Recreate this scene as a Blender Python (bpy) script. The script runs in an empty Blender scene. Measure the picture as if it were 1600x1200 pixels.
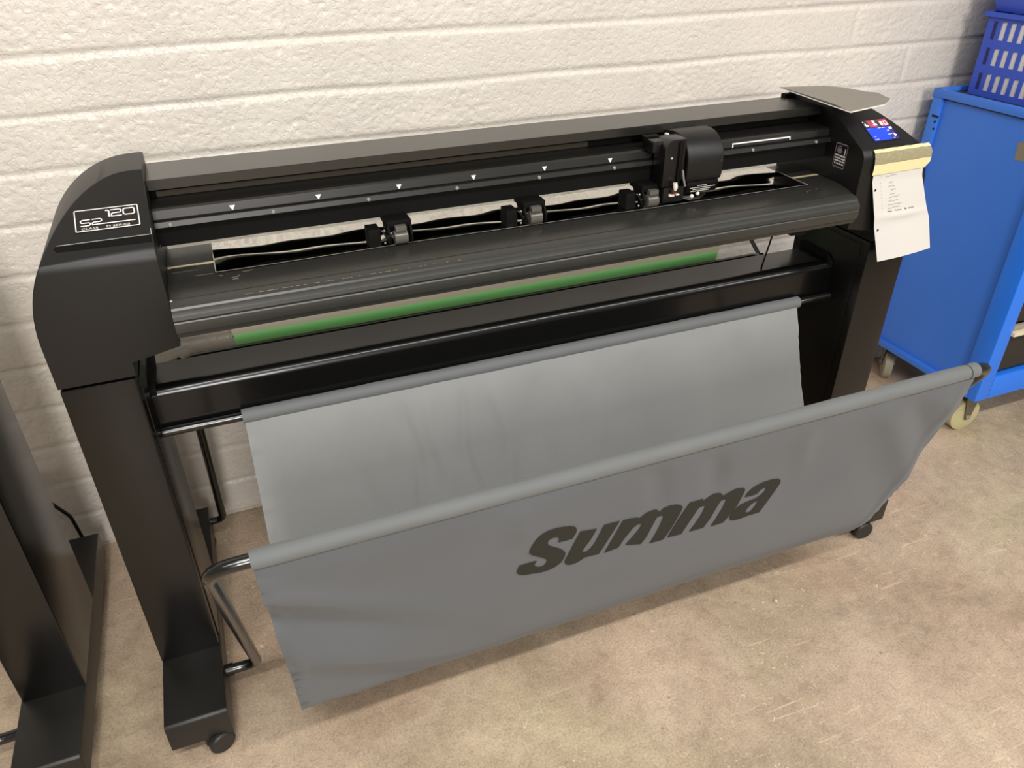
import bpy, bmesh, math, random
import numpy as np
from mathutils import Vector, Matrix

random.seed(7)
C = bpy.context.scene.collection
PI = math.pi

# ------------------------------------------------------------------ materials
def lin(c):
    out = []
    for v in c:
        v /= 255.0
        out.append(v / 12.92 if v <= 0.04045 else ((v + 0.055) / 1.055) ** 2.4)
    return tuple(out) + (1.0,)


def pbr(name, col, rough=0.5, metal=0.0, coat=0.0, spec=0.5, bump=None, mottle=None, rough_var=None, sheen=0.0, emit=None):
    """col: sRGB 0..255.  bump=(scale, strength, distance); mottle=(scale, amount)"""
    m = bpy.data.materials.new(name)
    m.use_nodes = True
    nt = m.node_tree
    b = nt.nodes['Principled BSDF']
    b.inputs['Base Color'].default_value = lin(col)
    b.inputs['Roughness'].default_value = rough
    b.inputs['Metallic'].default_value = metal
    b.inputs['Coat Weight'].default_value = coat
    b.inputs['Coat Roughness'].default_value = 0.1
    b.inputs['Specular IOR Level'].default_value = spec
    if sheen:
        b.inputs['Sheen Weight'].default_value = sheen
        b.inputs['Sheen Roughness'].default_value = 0.5
    if emit:
        b.inputs['Emission Color'].default_value = lin(emit[0])
        b.inputs['Emission Strength'].default_value = emit[1]
    tc = nt.nodes.new('ShaderNodeTexCoord')
    if bump:
        n = nt.nodes.new('ShaderNodeTexNoise')
        n.inputs['Scale'].default_value = bump[0]
        n.inputs['Detail'].default_value = 3
        bp = nt.nodes.new('ShaderNodeBump')
        bp.inputs['Strength'].default_value = bump[1]
        bp.inputs['Distance'].default_value = bump[2] if len(bump) > 2 else 0.001
        nt.links.new(tc.outputs['Object'], n.inputs['Vector'])
        nt.links.new(n.outputs['Fac'], bp.inputs['Height'])
        nt.links.new(bp.outputs['Normal'], b.inputs['Normal'])
    if mottle:
        n = nt.nodes.new('ShaderNodeTexNoise')
        n.inputs['Scale'].default_value = mottle[0]
        n.inputs['Detail'].default_value = 5
        nt.links.new(tc.outputs['Object'], n.inputs['Vector'])
        mx = nt.nodes.new('ShaderNodeMix')
        mx.data_type = 'RGBA'
        a = mottle[1]
        c0 = lin(col)
        mx.inputs['A'].default_value = tuple(min(1, v * (1 - a)) for v in c0[:3]) + (1,)
        mx.inputs['B'].default_value = tuple(min(1, v * (1 + a)) for v in c0[:3]) + (1,)
        nt.links.new(n.outputs['Fac'], mx.inputs['Factor'])
        nt.links.new(mx.outputs['Result'], b.inputs['Base Color'])
    if rough_var:
        n = nt.nodes.new('ShaderNodeTexNoise')
        n.inputs['Scale'].default_value = rough_var[0]
        n.inputs['Detail'].default_value = 4
        nt.links.new(tc.outputs['Object'], n.inputs['Vector'])
        mr = nt.nodes.new('ShaderNodeMapRange')
        mr.inputs['To Min'].default_value = rough - rough_var[1]
        mr.inputs['To Max'].default_value = rough + rough_var[1]
        nt.links.new(n.outputs['Fac'], mr.inputs['Value'])
        nt.links.new(mr.outputs['Result'], b.inputs['Roughness'])
    return m


M = {}
M['steel'] = pbr('black_powder_coat', (10, 9, 8), 0.26, bump=(900, 0.12, 0.0004), rough_var=(3, 0.04))
M['foot'] = pbr('black_foot_coat', (24, 23, 20), 0.4, bump=(900, 0.3, 0.0004))
M['plastic'] = pbr('black_textured_plastic', (9, 9, 8), 0.44, bump=(1200, 0.3, 0.0004), rough_var=(4, 0.05))
M['cover'] = pbr('cover_grey_black', (30, 30, 27), 0.27, spec=0.8, bump=(1200, 0.15, 0.0003))
M['beam'] = pbr('satin_black_steel', (8, 8, 8), 0.27, spec=0.3, coat=0.25, bump=(700, 0.1, 0.0003))
M['rail'] = pbr('anodised_rail', (26, 25, 23), 0.38, bump=(400, 0.06, 0.0003))
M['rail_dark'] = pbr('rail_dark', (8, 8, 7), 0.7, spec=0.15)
M['belt'] = pbr('brown_belt', (56, 48, 32), 0.6)
M['table'] = pbr('platen_grey', (44, 43, 40), 0.27, bump=(500, 0.04, 0.0003), rough_var=(14, 0.08))
M['apron'] = pbr('apron_grey', (52, 52, 48), 0.34, bump=(600, 0.06, 0.0003), mottle=(20, 0.12))
M['strip'] = pbr('cream_cutting_strip', (196, 182, 148), 0.5)
M['tube'] = pbr('gloss_black_tube', (20, 20, 19), 0.22, coat=0.3)
M['rubber'] = pbr('caster_black', (34, 34, 32), 0.5)
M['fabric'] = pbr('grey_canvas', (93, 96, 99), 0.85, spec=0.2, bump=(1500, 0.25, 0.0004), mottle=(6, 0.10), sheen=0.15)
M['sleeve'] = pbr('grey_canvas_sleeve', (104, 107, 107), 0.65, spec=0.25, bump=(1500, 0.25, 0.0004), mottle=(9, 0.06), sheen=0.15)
M['lit_canvas'] = pbr('lit_grey_canvas', (138, 139, 138), 0.85, spec=0.2, bump=(1500, 0.25, 0.0004), mottle=(6, 0.08), sheen=0.15)  # same cloth as the front; light on the back sheet painted as paler grey
M['letter'] = pbr('charcoal_print', (48, 48, 42), 0.8, spec=0.2, bump=(1500, 0.2, 0.0003))
M['white'] = pbr('white_print', (226, 224, 218), 0.5)
M['cream_print'] = pbr('cream_print', (205, 203, 196), 0.5)
M['grey_print'] = pbr('grey_print', (118, 112, 118), 0.5)
M['plate'] = pbr('nameplate_black', (26, 22, 20), 0.3)
M['gloss'] = pbr('gloss_black', (10, 10, 10), 0.34)
M['screw'] = pbr('steel_screw', (150, 148, 142), 0.3, metal=0.3)
M['bright'] = pbr('pale_plastic', (222, 218, 205), 0.35)
M['clear'] = pbr('grey_roller', (86, 84, 78), 0.2, coat=0.4)
M['red'] = pbr('dark_red_plastic', (86, 34, 26), 0.4)
M['green'] = pbr('green_vinyl', (146, 226, 136), 0.32, coat=0.3)
M['teal'] = pbr('dark_teal', (14, 40, 34), 0.4)
M['upper_band'] = pbr('beige_band', (182, 174, 150), 0.4, bump=(30, 0.1, 0.002))
M['blue'] = pbr('cart_blue_paint', (56, 116, 214), 0.42, mottle=(3.5, 0.08), bump=(60, 0.05, 0.001))
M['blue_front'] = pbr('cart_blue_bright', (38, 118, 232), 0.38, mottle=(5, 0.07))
M['crate'] = pbr('crate_blue_plastic', (50, 80, 190), 0.45, mottle=(5, 0.06))
M['crate_dark'] = pbr('crate_dark_blue', (20, 26, 92), 0.5)
M['mat'] = pbr('black_rubber_mat', (38, 36, 32), 0.7, bump=(200, 0.3, 0.001))
M['bin'] = pbr('dark_bin', (40, 37, 30), 0.6)
M['pale_edge'] = pbr('pale_edge', (214, 202, 172), 0.5)
M['grey_edge'] = pbr('grey_edge', (150, 140, 124), 0.5)
M['caster_cream'] = pbr('cream_nylon', (178, 170, 128), 0.45, mottle=(20, 0.2))
M['caster_grey'] = pbr('grey_nylon', (140, 136, 116), 0.5, mottle=(20, 0.2))
M['zinc'] = pbr('zinc', (120, 112, 98), 0.4, metal=0.7)
M['paper'] = pbr('white_paper', (206, 203, 197), 0.75, bump=(45, 0.15, 0.001))
M['ink'] = pbr('faint_pencil', (168, 163, 156), 0.8)
M['ink_dark'] = pbr('pencil', (132, 127, 120), 0.8)
M['hole'] = pbr('hole_black', (20, 19, 18), 0.8)
M['tape'] = pbr('masking_tape', (222, 208, 158), 0.6, bump=(150, 0.2, 0.0006))
M['tape_thin'] = pbr('bubbled_tape', (150, 142, 112), 0.5, bump=(260, 0.8, 0.002), mottle=(210, 0.35))
M['tapebrown'] = pbr('brown_tape', (128, 118, 100), 0.6, mottle=(40, 0.2))
M['sheet'] = pbr('silver_sheet', (122, 117, 108), 0.4, bump=(8, 0.2, 0.004))
M['debris'] = pbr('pebble', (206, 196, 172), 0.8)
M['debris_dark'] = pbr('dark_crumb', (60, 48, 38), 0.8)
M['scr_blue'] = pbr('screen_blue', (18, 46, 190), 0.3, emit=((30, 78, 255), 0.75))
M['scr_navy'] = pbr('screen_navy', (38, 34, 110), 0.3, emit=((62, 52, 150), 0.45))
M['scr_red'] = pbr('screen_red', (150, 60, 76), 0.3, emit=((188, 66, 88), 0.5))
M['scr_dark'] = pbr('screen_dark', (40, 52, 50), 0.3, emit=((54, 68, 64), 0.4))
M['scr_white'] = pbr('screen_white', (230, 230, 240), 0.3, emit=((240, 240, 255), 0.9))


def vinyl_mat():
    m = pbr('gloss_black_vinyl', (206, 203, 196), 0.03, metal=1.0)
    return m


M['vinyl'] = vinyl_mat()


def wall_mat():
    m = pbr('painted_blockwork', (216, 210, 200), 0.34)
    nt = m.node_tree
    b = nt.nodes['Principled BSDF']
    tc = nt.nodes.new('ShaderNodeTexCoord')
    n1 = nt.nodes.new('ShaderNodeTexNoise'); n1.inputs['Scale'].default_value = 95; n1.inputs['Detail'].default_value = 3; n1.inputs['Distortion'].default_value = 0.6
    n2 = nt.nodes.new('ShaderNodeTexNoise'); n2.inputs['Scale'].default_value = 3.2; n2.inputs['Detail'].default_value = 4
    n3 = nt.nodes.new('ShaderNodeTexNoise'); n3.inputs['Scale'].default_value = 0.9; n3.inputs['Detail'].default_value = 2
    for n in (n1, n2, n3):
        nt.links.new(tc.outputs['Object'], n.inputs['Vector'])
    bp = nt.nodes.new('ShaderNodeBump'); bp.inputs['Strength'].default_value = 0.42; bp.inputs['Distance'].default_value = 0.0022
    pr = nt.nodes.new('ShaderNodeValToRGB')
    pr.color_ramp.elements[0].position = 0.36; pr.color_ramp.elements[1].position = 0.50
    nt.links.new(n1.outputs['Fac'], pr.inputs['Fac'])
    nt.links.new(pr.outputs['Color'], bp.inputs['Height'])
    nt.links.new(bp.outputs['Normal'], b.inputs['Normal'])
    cr = nt.nodes.new('ShaderNodeValToRGB')
    e = cr.color_ramp.elements
    e[0].position = 0.3; e[0].color = lin((206, 200, 192))
    e[1].position = 0.7; e[1].color = lin((219, 213, 201))
    nt.links.new(n2.outputs['Fac'], cr.inputs['Fac'])
    mx = nt.nodes.new('ShaderNodeMix'); mx.data_type = 'RGBA'; mx.blend_type = 'MULTIPLY'
    mx.inputs['Factor'].default_value = 0.5
    cr2 = nt.nodes.new('ShaderNodeValToRGB')
    e = cr2.color_ramp.elements
    e[0].position = 0.35; e[0].color = (1.0, 0.955, 0.94, 1)
    e[1].position = 0.65; e[1].color = (1.0, 1.0, 0.97, 1)
    nt.links.new(n3.outputs['Fac'], cr2.inputs['Fac'])
    nt.links.new(cr.outputs['Color'], mx.inputs['A'])
    nt.links.new(cr2.outputs['Color'], mx.inputs['B'])
    nt.links.new(mx.outputs['Result'], b.inputs['Base Color'])
    return m


def floor_mat():
    m = pbr('worn_concrete', (160, 146, 122), 0.5)
    nt = m.node_tree
    L = nt.links.new
    b = nt.nodes['Principled BSDF']
    tc = nt.nodes.new('ShaderNodeTexCoord')

    def noise(scale, detail, dist=0.0, rough=0.55):
        n = nt.nodes.new('ShaderNodeTexNoise')
        n.inputs['Scale'].default_value = scale; n.inputs['Detail'].default_value = detail
        n.inputs['Distortion'].default_value = dist; n.inputs['Roughness'].default_value = rough
        L(tc.outputs['Object'], n.inputs['Vector'])
        return n

    def ramp(src, stops):
        r = nt.nodes.new('ShaderNodeValToRGB')
        el = r.color_ramp.elements
        while len(el) < len(stops):
            el.new(0.5)
        for e, (p_, c_) in zip(el, stops):
            e.position = p_; e.color = c_
        L(src, r.inputs['Fac'])
        return r

    def mix(a, bb, fac, mode='MIX'):
        x = nt.nodes.new('ShaderNodeMix'); x.data_type = 'RGBA'; x.blend_type = mode
        L(a, x.inputs['A'])
        if isinstance(bb, tuple):
            x.inputs['B'].default_value = bb
        else:
            L(bb, x.inputs['B'])
        if isinstance(fac, float):
            x.inputs['Factor'].default_value = fac
        else:
            L(fac, x.inputs['Factor'])
        return x.outputs['Result']
    big = ramp(noise(2.6, 6, 0.6, 0.62).outputs['Fac'], [(0.30, lin((156, 137, 117))), (0.5, lin((184, 164, 141))), (0.70, lin((204, 184, 160)))])
    hue = ramp(noise(1.5, 3, 0.4).outputs['Fac'], [(0.36, (0.96, 1.01, 0.92, 1)), (0.5, (1, 1, 1, 1)), (0.64, (1.03, 0.98, 0.97, 1))])
    c = mix(big.outputs['Color'], hue.outputs['Color'], 0.9, 'MULTIPLY')
    mid = ramp(noise(24, 9, 0.5, 0.78).outputs['Fac'], [(0.3, (0.70, 0.68, 0.66, 1)), (0.5, (1, 1, 1, 1)), (0.7, (1.2, 1.19, 1.16, 1))])
    c = mix(c, mid.outputs['Color'], 0.75, 'MULTIPLY')
    fine = ramp(noise(190, 5, 0.0, 0.8).outputs['Fac'], [(0.34, (0.66, 0.64, 0.62, 1)), (0.5, (1, 1, 1, 1)), (0.66, (1.25, 1.23, 1.2, 1))])
    c = mix(c, fine.outputs['Color'], 0.9, 'MULTIPLY')
    # pale flecks gathered in patches
    fl = ramp(noise(58, 4, 1.2, 0.65).outputs['Fac'], [(0.635, (0, 0, 0, 1)), (0.675, (0.9, 0.9, 0.9, 1))])
    pat = ramp(noise(2.1, 3).outputs['Fac'], [(0.42, (0, 0, 0, 1)), (0.60, (1, 1, 1, 1))])
    fm = mix(fl.outputs['Color'], pat.outputs['Color'], 1.0, 'MULTIPLY')
    c = mix(c, lin((226, 210, 180)), fm)
    # fine pale scratches
    mp = nt.nodes.new('ShaderNodeMapping')
    mp.inputs['Rotation'].default_value = (0, 0, 0.9); mp.inputs['Scale'].default_value = (7, 95, 1)
    L(tc.outputs['Object'], mp.inputs['Vector'])
    ns = nt.nodes.new('ShaderNodeTexNoise'); ns.inputs['Scale'].default_value = 1.0; ns.inputs['Detail'].default_value = 3; ns.inputs['Distortion'].default_value = 0.8
    L(mp.outputs['Vector'], ns.inputs['Vector'])
    sc = ramp(ns.outputs['Fac'], [(0.655, (0, 0, 0, 1)), (0.69, (0.6, 0.6, 0.6, 1))])
    c = mix(c, lin((222, 204, 174)), mix(sc.outputs['Color'], pat.outputs['Color'], 1.0, 'MULTIPLY'))
    # dark specks
    vo = nt.nodes.new('ShaderNodeTexVoronoi'); vo.inputs['Scale'].default_value = 13
    L(tc.outputs['Object'], vo.inputs['Vector'])
    sp = ramp(vo.outputs['Distance'], [(0.0, (1, 1, 1, 1)), (0.075, (0, 0, 0, 1))])
    spm = ramp(noise(9, 2).outputs['Fac'], [(0.52, (0, 0, 0, 1)), (0.60, (0.75, 0.75, 0.75, 1))])
    c = mix(c, lin((92, 76, 58)), mix(sp.outputs['Color'], spm.outputs['Color'], 1.0, 'MULTIPLY'))
    vo2 = nt.nodes.new('ShaderNodeTexVoronoi'); vo2.inputs['Scale'].default_value = 21
    L(tc.outputs['Object'], vo2.inputs['Vector'])
    sp2 = ramp(vo2.outputs['Distance'], [(0.0, (1, 1, 1, 1)), (0.07, (0, 0, 0, 1))])
    c = mix(c, lin((232, 220, 192)), mix(sp2.outputs['Color'], pat.outputs['Color'], 1.0, 'MULTIPLY'))
    L(c, b.inputs['Base Color'])
    bp = nt.nodes.new('ShaderNodeBump'); bp.inputs['Strength'].default_value = 0.25; bp.inputs['Distance'].default_value = 0.002
    L(noise(140, 5, 0.3, 0.7).outputs['Fac'], bp.inputs['Height'])
    L(bp.outputs['Normal'], b.inputs['Normal'])
    rr = ramp(noise(6, 4).outputs['Fac'], [(0.3, (0.42, 0.42, 0.42, 1)), (0.7, (0.62, 0.62, 0.62, 1))])
    L(rr.outputs['Color'], b.inputs['Roughness'])
    return m


M['wall'] = wall_mat()
M['floor'] = floor_mat()


# ------------------------------------------------------------------ mesh building
class MB:
    def __init__(self):
        self.bm = bmesh.new()

    def poly(self, verts, faces):
        vs = [self.bm.verts.new(v) for v in verts]
        for f in faces:
            try:
                self.bm.faces.new([vs[i] for i in f])
            except ValueError:
                pass
        return self

    def box(self, x0, x1, y0, y1, z0, z1):
        v = [(x, y, z) for x in (x0, x1) for y in (y0, y1) for z in (z0, z1)]
        return self.poly(v, [(0, 1, 3, 2), (4, 6, 7, 5), (0, 4, 5, 1), (2, 3, 7, 6), (0, 2, 6, 4), (1, 5, 7, 3)])

    def prism(self, prof, axis, a, b):
        """prof: closed 2-D outline; axis 'x' -> (y,z), 'y' -> (x,z), 'z' -> (x,y)"""
        def P(u, w, t):
            return {'x': (t, u, w), 'y': (u, t, w), 'z': (u, w, t)}[axis]
        n = len(prof)
        v = [P(u, w, a) for u, w in prof] + [P(u, w, b) for u, w in prof]
        f = [tuple(range(n)), tuple(range(2 * n - 1, n - 1, -1))]
        f += [(i, i + n, (i + 1) % n + n, (i + 1) % n) for i in range(n)]
        return self.poly(v, f)

    def tube(self, path, r, n=14, caps=True):
        path = [Vector(p) for p in path]
        rings = []
        up = None
        for i, p in enumerate(path):
            t = (path[min(i + 1, len(path) - 1)] - path[max(i - 1, 0)]).normalized()
            if up is None:
                up = t.orthogonal().normalized()
            else:
                up = (up - t * up.dot(t))
                up = up.normalized() if up.length > 1e-6 else t.orthogonal().normalized()
            s = t.cross(up)
            rr = r[i] if isinstance(r, (list, tuple)) else r
            rings.append([self.bm.verts.new(p + (up * math.cos(2 * PI * k / n) + s * math.sin(2 * PI * k / n)) * rr) for k in range(n)])
        for a, b in zip(rings, rings[1:]):
            for k in range(n):
                self.bm.faces.new((a[k], a[(k + 1) % n], b[(k + 1) % n], b[k]))
        if caps:
            self.bm.faces.new(list(reversed(rings[0])))
            self.bm.faces.new(rings[-1])
        return self

    def cyl(self, a, b, r, n=20):
        return self.tube([a, b], r, n)

    def quad(self, a, b, c, d):
        return self.poly([a, b, c, d], [(0, 1, 2, 3)])

    def ball(self, c, r, sx=1, sy=1, sz=1, u=12, v=8):
        m = Matrix.Translation(Vector(c)) @ Matrix.Diagonal((sx, sy, sz, 1))
        bmesh.ops.create_uvsphere(self.bm, u_segments=u, v_segments=v, radius=r, matrix=m)
        return self

    def build(self, name, mat, parent=None, bevel=0.0, seg=2, angle=30, kind=None, label=None, recalc=True, bevel_min=30):
        bm = self.bm
        bmesh.ops.remove_doubles(bm, verts=bm.verts, dist=1e-6)
        if recalc:
            bmesh.ops.recalc_face_normals(bm, faces=bm.faces)
        if bevel:
            es = [e for e in bm.edges if len(e.link_faces) == 2 and e.calc_face_angle(0) > math.radians(bevel_min)]
            bmesh.ops.bevel(bm, geom=es, offset=bevel, segments=seg, profile=0.6, affect='EDGES', clamp_overlap=True)
        for f in bm.faces:
            f.smooth = True
        for e in bm.edges:
            if len(e.link_faces) == 2 and e.calc_face_angle(0) > math.radians(angle):
                e.smooth = False
        me = bpy.data.meshes.new(name)
        bm.to_mesh(me)
        bm.free()
        me.materials.append(M[mat] if isinstance(mat, str) else mat)
        o = bpy.data.objects.new(name, me)
        C.objects.link(o)
        if parent is not None:
            o.parent = parent
            o.matrix_parent_inverse = root_matrix(parent).inverted()
        if kind:
            o['kind'] = kind
        if label:
            o['label'] = label
        return o


def root_matrix(o):
    m = o.matrix_basis.copy()
    while o.parent is not None:
        m = o.parent.matrix_basis @ o.matrix_parent_inverse @ m
        o = o.parent
    return m


def thing(name, label, cat, loc, group=None):
    o = bpy.data.objects.new(name, None)
    C.objects.link(o)
    o.empty_display_size = 0.05
    o.location = loc
    o['label'] = label
    o['category'] = cat
    if group:
        o['group'] = group
    return o


def tag(o, label, cat, group=None):
    o['label'] = label
    o['category'] = cat
    if group:
        o['group'] = group
    return o


def fillet(pts, r, n=8):
    pts = [Vector(p) for p in pts]
    out = [pts[0]]
    for i in range(1, len(pts) - 1):
        a, b, c = pts[i - 1], pts[i], pts[i + 1]
        d0, d1 = (a - b).normalized(), (c - b).normalized()
        ang = d0.angle(d1)
        t = min(r / math.tan(ang / 2), (a - b).length * 0.48, (c - b).length * 0.48)
        p0, p1 = b + d0 * t, b + d1 * t
        for k in range(n + 1):
            s = k / n
            out.append(p0 * (1 - s) ** 2 + b * 2 * s * (1 - s) + p1 * s * s)
    out.append(pts[-1])
    return out


def ribbon(mb, pts, w, F, closed=False):
    """flat stroke of width w along 2-D points, mapped to 3-D by F(u, v)"""
    P2 = [Vector(p) for p in pts]
    n = len(P2)
    Lp, Rp = [], []
    for i in range(n):
        if closed:
            a, c = P2[i - 1], P2[(i + 1) % n]
        else:
            a, c = P2[max(i - 1, 0)], P2[min(i + 1, n - 1)]
        b = P2[i]
        d0 = (b - a).normalized() if (b - a).length > 1e-9 else (c - b).normalized()
        d1 = (c - b).normalized() if (c - b).length > 1e-9 else d0
        n0, n1 = Vector((-d0.y, d0.x)), Vector((-d1.y, d1.x))
        mm = n0 + n1
        mm = mm.normalized() if mm.length > 1e-6 else n0
        k = min(1 / max(mm.dot(n0), 0.35), 2.0)
        Lp.append(b + mm * (w / 2 * k))
        Rp.append(b - mm * (w / 2 * k))
    rng = range(n if closed else n - 1)
    for i in rng:
        j = (i + 1) % n
        mb.poly([F(*Lp[i]), F(*Rp[i]), F(*Rp[j]), F(*Lp[j])], [(0, 1, 2, 3)])
    return mb


def rrect(x0, y0, x1, y1, r, n=4):
    out = []
    for cx, cy, a0 in ((x1 - r, y1 - r, 0), (x0 + r, y1 - r, 90), (x0 + r, y0 + r, 180), (x1 - r, y0 + r, 270)):
        for k in range(n + 1):
            a = math.radians(a0 + 90 * k / n)
            out.append((cx + r * math.cos(a), cy + r * math.sin(a)))
    return out


def flat(mb, pts, F):
    return mb.poly([F(*p) for p in pts], [tuple(range(len(pts)))])


def text_flat(name, s, size, F, mat, parent, sx=1.0, spacing=1.0, offset=0.0, label=None):
    """lettering as a flat mesh mapped by F(u, v)"""
    cu = bpy.data.curves.new(name, 'FONT')
    cu.body = s
    cu.size = size
    cu.space_character = spacing
    cu.offset = offset
    t = bpy.data.objects.new(name, cu)
    C.objects.link(t)
    bpy.context.view_layer.update()
    me = bpy.data.meshes.new_from_object(t.evaluated_get(bpy.context.evaluated_depsgraph_get()))
    bpy.data.objects.remove(t)
    mb = MB()
    mb.poly([F(v.co.x * sx, v.co.y) for v in me.vertices], [tuple(p.vertices) for p in me.polygons])
    bpy.data.meshes.remove(me)
    return mb.build(name, mat, parent, label=label, recalc=False)


# ------------------------------------------------------------------ the setting
def smooth_noise(nx, nz, px, pz, seed):
    rs = np.random.RandomState(seed)
    g = rs.rand(int(nz / pz) + 3, int(nx / px) + 3)
    xi = np.arange(nx) / px
    zi = np.arange(nz) / pz
    x0 = xi.astype(int); z0 = zi.astype(int)
    fx = xi - x0; fz = zi - z0
    fx = fx * fx * (3 - 2 * fx); fz = fz * fz * (3 - 2 * fz)
    a = g[np.ix_(z0, x0)]; b = g[np.ix_(z0, x0 + 1)]; c = g[np.ix_(z0 + 1, x0)]; d = g[np.ix_(z0 + 1, x0 + 1)]
    return (a * (1 - fx) + b * fx) * (1 - fz)[:, None] + (c * (1 - fx) + d * fx) * fz[:, None]


def wall():
    dx, dz = 0.005, 0.004
    xs = np.concatenate([np.linspace(-5, -1.3, 14), np.arange(-1.25, 3.6, dx), np.linspace(3.65, 8, 18)])
    zs = np.concatenate([np.arange(0, 1.75, dz), np.linspace(1.76, 3.4, 20)])
    nx, nz = len(xs), len(zs)
    X, Z = np.meshgrid(xs, zs)
    course, block = 0.1132, 0.45
    zc = (Z - 0.0038) / course
    row = np.floor(zc).astype(int)
    wob = (smooth_noise(nx, nz, 60, 40, 3) - 0.5) * 0.007
    dzj = np.abs((zc - np.round(zc)) * course + wob)
    off = np.where(row % 2 == 0, 0.225, 0.0)      # running bond
    xb = (X - off) / block
    dxj = np.abs((xb - np.round(xb)) * block + wob)
    jw = 0.0050 + 0.003 * smooth_noise(nx, nz, 50, 12, 5)
    hj = 1 / (1 + np.exp((dzj - jw) / 0.0013))
    fillv = smooth_noise(nx, nz, 50, 25, 8)
    vj = 1 / (1 + np.exp((dxj - jw * 0.9) / 0.0018)) * np.clip(fillv * 1.6 - 0.35, 0.05, 0.9)
    groove = np.maximum(hj * (0.62 + 0.38 * fillv), vj * 0.8)
    blk = np.floor(xb).astype(int) * 31 + row * 17
    rs = np.random.RandomState(4)
    tab = rs.rand(4096)
    roughness = 0.35 + 0.65 * tab[np.mod(blk, 4096)]
    tex = (smooth_noise(nx, nz, 1.3, 1.3, 11) - 0.5) * 0.0015 + (smooth_noise(nx, nz, 2.6, 2.2, 12) - 0.5) * 0.0012
    pits = -np.clip(smooth_noise(nx, nz, 2.2, 1.8, 14) - 0.62, 0, 1) * 0.007
    tilt = (tab[np.mod(blk * 7, 4096)] - 0.5) * 0.0022
    Y = groove * 0.0055 + (1 - groove) * (-(tex + pits) * roughness + tilt * 0.6) + (smooth_noise(nx, nz, 14, 10, 21) - 0.5) * 0.0010
    V = np.stack([X, Y, Z], -1).reshape(-1, 3).astype(np.float32)
    i = np.arange(nx - 1)[None, :] + np.arange(nz - 1)[:, None] * nx
    F = np.stack([i, i + 1, i + 1 + nx, i + nx], -1).reshape(-1, 4).astype(np.int32)
    me = bpy.data.meshes.new('wall_back')
    me.vertices.add(len(V)); me.vertices.foreach_set('co', V.ravel())
    me.loops.add(F.size); me.loops.foreach_set('vertex_index', F.ravel())
    me.polygons.add(len(F)); me.polygons.foreach_set('loop_start', np.arange(0, F.size, 4, dtype=np.int32))
    me.polygons.foreach_set('use_smooth', np.ones(len(F), dtype=bool))
    me.update(calc_edges=True)
    me.materials.append(M['wall'])
    o = bpy.data.objects.new('wall_back', me)
    C.objects.link(o)
    o['kind'] = 'structure'
    return o


wall()
MB().poly([(-5, 0.02, 0), (8, 0.02, 0), (8, -8, 0), (-5, -8, 0)], [(3, 2, 1, 0)]).build('floor', 'floor', kind='structure', recalc=False)


# ------------------------------------------------------------------ the cutting plotter
XM = 1.687                                       # mirror: x -> XM - x


def mx(x, side):
    return x if side == 0 else XM - x


def rng(a, b, side):
    a, b = mx(a, side), mx(b, side)
    return min(a, b), max(a, b)


plotter = thing('cutting_plotter', 'long black vinyl cutting plotter on a two-legged stand with a grey canvas catch basket', 'plotter', (0.8435, -0.42, 0))


def leg_parts(side, parent):
    x0, x1 = rng(-0.082, 0.037, side)
    leg = MB().box(x0, x1, -0.585, -0.33, 0.118, 0.812).build('leg', 'steel', parent, bevel=0.005)
    # pressed inner cover panel of the leg
    a, b = rng(0.0365, 0.0395, side)
    MB().box(a, b, -0.56, -0.345, 0.125, 0.80).build('inner_panel', 'steel', leg, bevel=0.001)
    f0, f1 = rng(-0.0805, 0.040, side)
    m = MB()
    y0, y1, zt, zb, th = -0.757, -0.088, 0.120, 0.047, 0.004
    m.box(f0, f1, y0, y1, zt - th, zt)
    m.box(f0, f0 + th, y0, y1, zb, zt - th * 0.5)
    m.box(f1 - th, f1, y0, y1, zb, zt - th * 0.5)
    m.box(f0, f1, y0, y0 + th, zb, zt - th * 0.5)
    m.box(f0, f1, y1 - th, y1, zb, zt - th * 0.5)
    foot = MB().prism([(y0, zb)] + [(y0 + 0.009 - 0.009 * math.cos(math.radians(a)), zt - 0.009 + 0.009 * math.sin(math.radians(a))) for a in range(0, 91, 10)] + [(y1 - 0.006, zt), (y1, zt - 0.006), (y1, zb)], 'x', f0, f1).build('foot', 'foot', parent, bevel=0.003)
    for yy, ang in ((-0.742, 0.6), (-0.125, 2.2)):
        cx = mx(-0.006, side) + 0.014
        r = 0.0265
        ax = Vector((math.cos(ang + (0 if side == 0 else 0.9)), math.sin(ang), 0)).normalized()
        ax = (Vector((0.35, -0.94, 0)) if side == 0 else Vector((-0.12, -0.99, 0))) if yy < -0.5 else ax
        c = Vector((cx, yy, r))
        h = MB()
        h.cyl(c + Vector((0, 0, 0.012)), c + Vector((0, 0, 0.026)), 0.012, 16)
        # hooded housing between the twin wheels
        pr = []
        for k in range(13):
            a_ = PI * k / 12
            pr.append((math.cos(a_) * r * 1.06, math.sin(a_) * r * 1.06))
        d = Vector((-ax.y, ax.x, 0))
        vs = [c + d * u + Vector((0, 0, w)) + ax * t for t in (-0.006, 0.006) for u, w in pr]
        n = len(pr)
        h.poly(vs, [tuple(range(n)), tuple(range(2 * n - 1, n - 1, -1))] + [(i, i + n, (i + 1) % n + n, (i + 1) % n) for i in range(n)])
        hub = h.build('caster', 'rubber', foot)
        for sgn in (-1, 1):
            w = MB()
            p = [c + ax * sgn * t for t in (0.0065, 0.008, 0.019, 0.0225, 0.0228)]
            w.tube(p, [r - 0.002, r, r, r - 0.004, r - 0.012], 28)
            w.build('wheel', 'rubber', hub)
    return leg, foot


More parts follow.
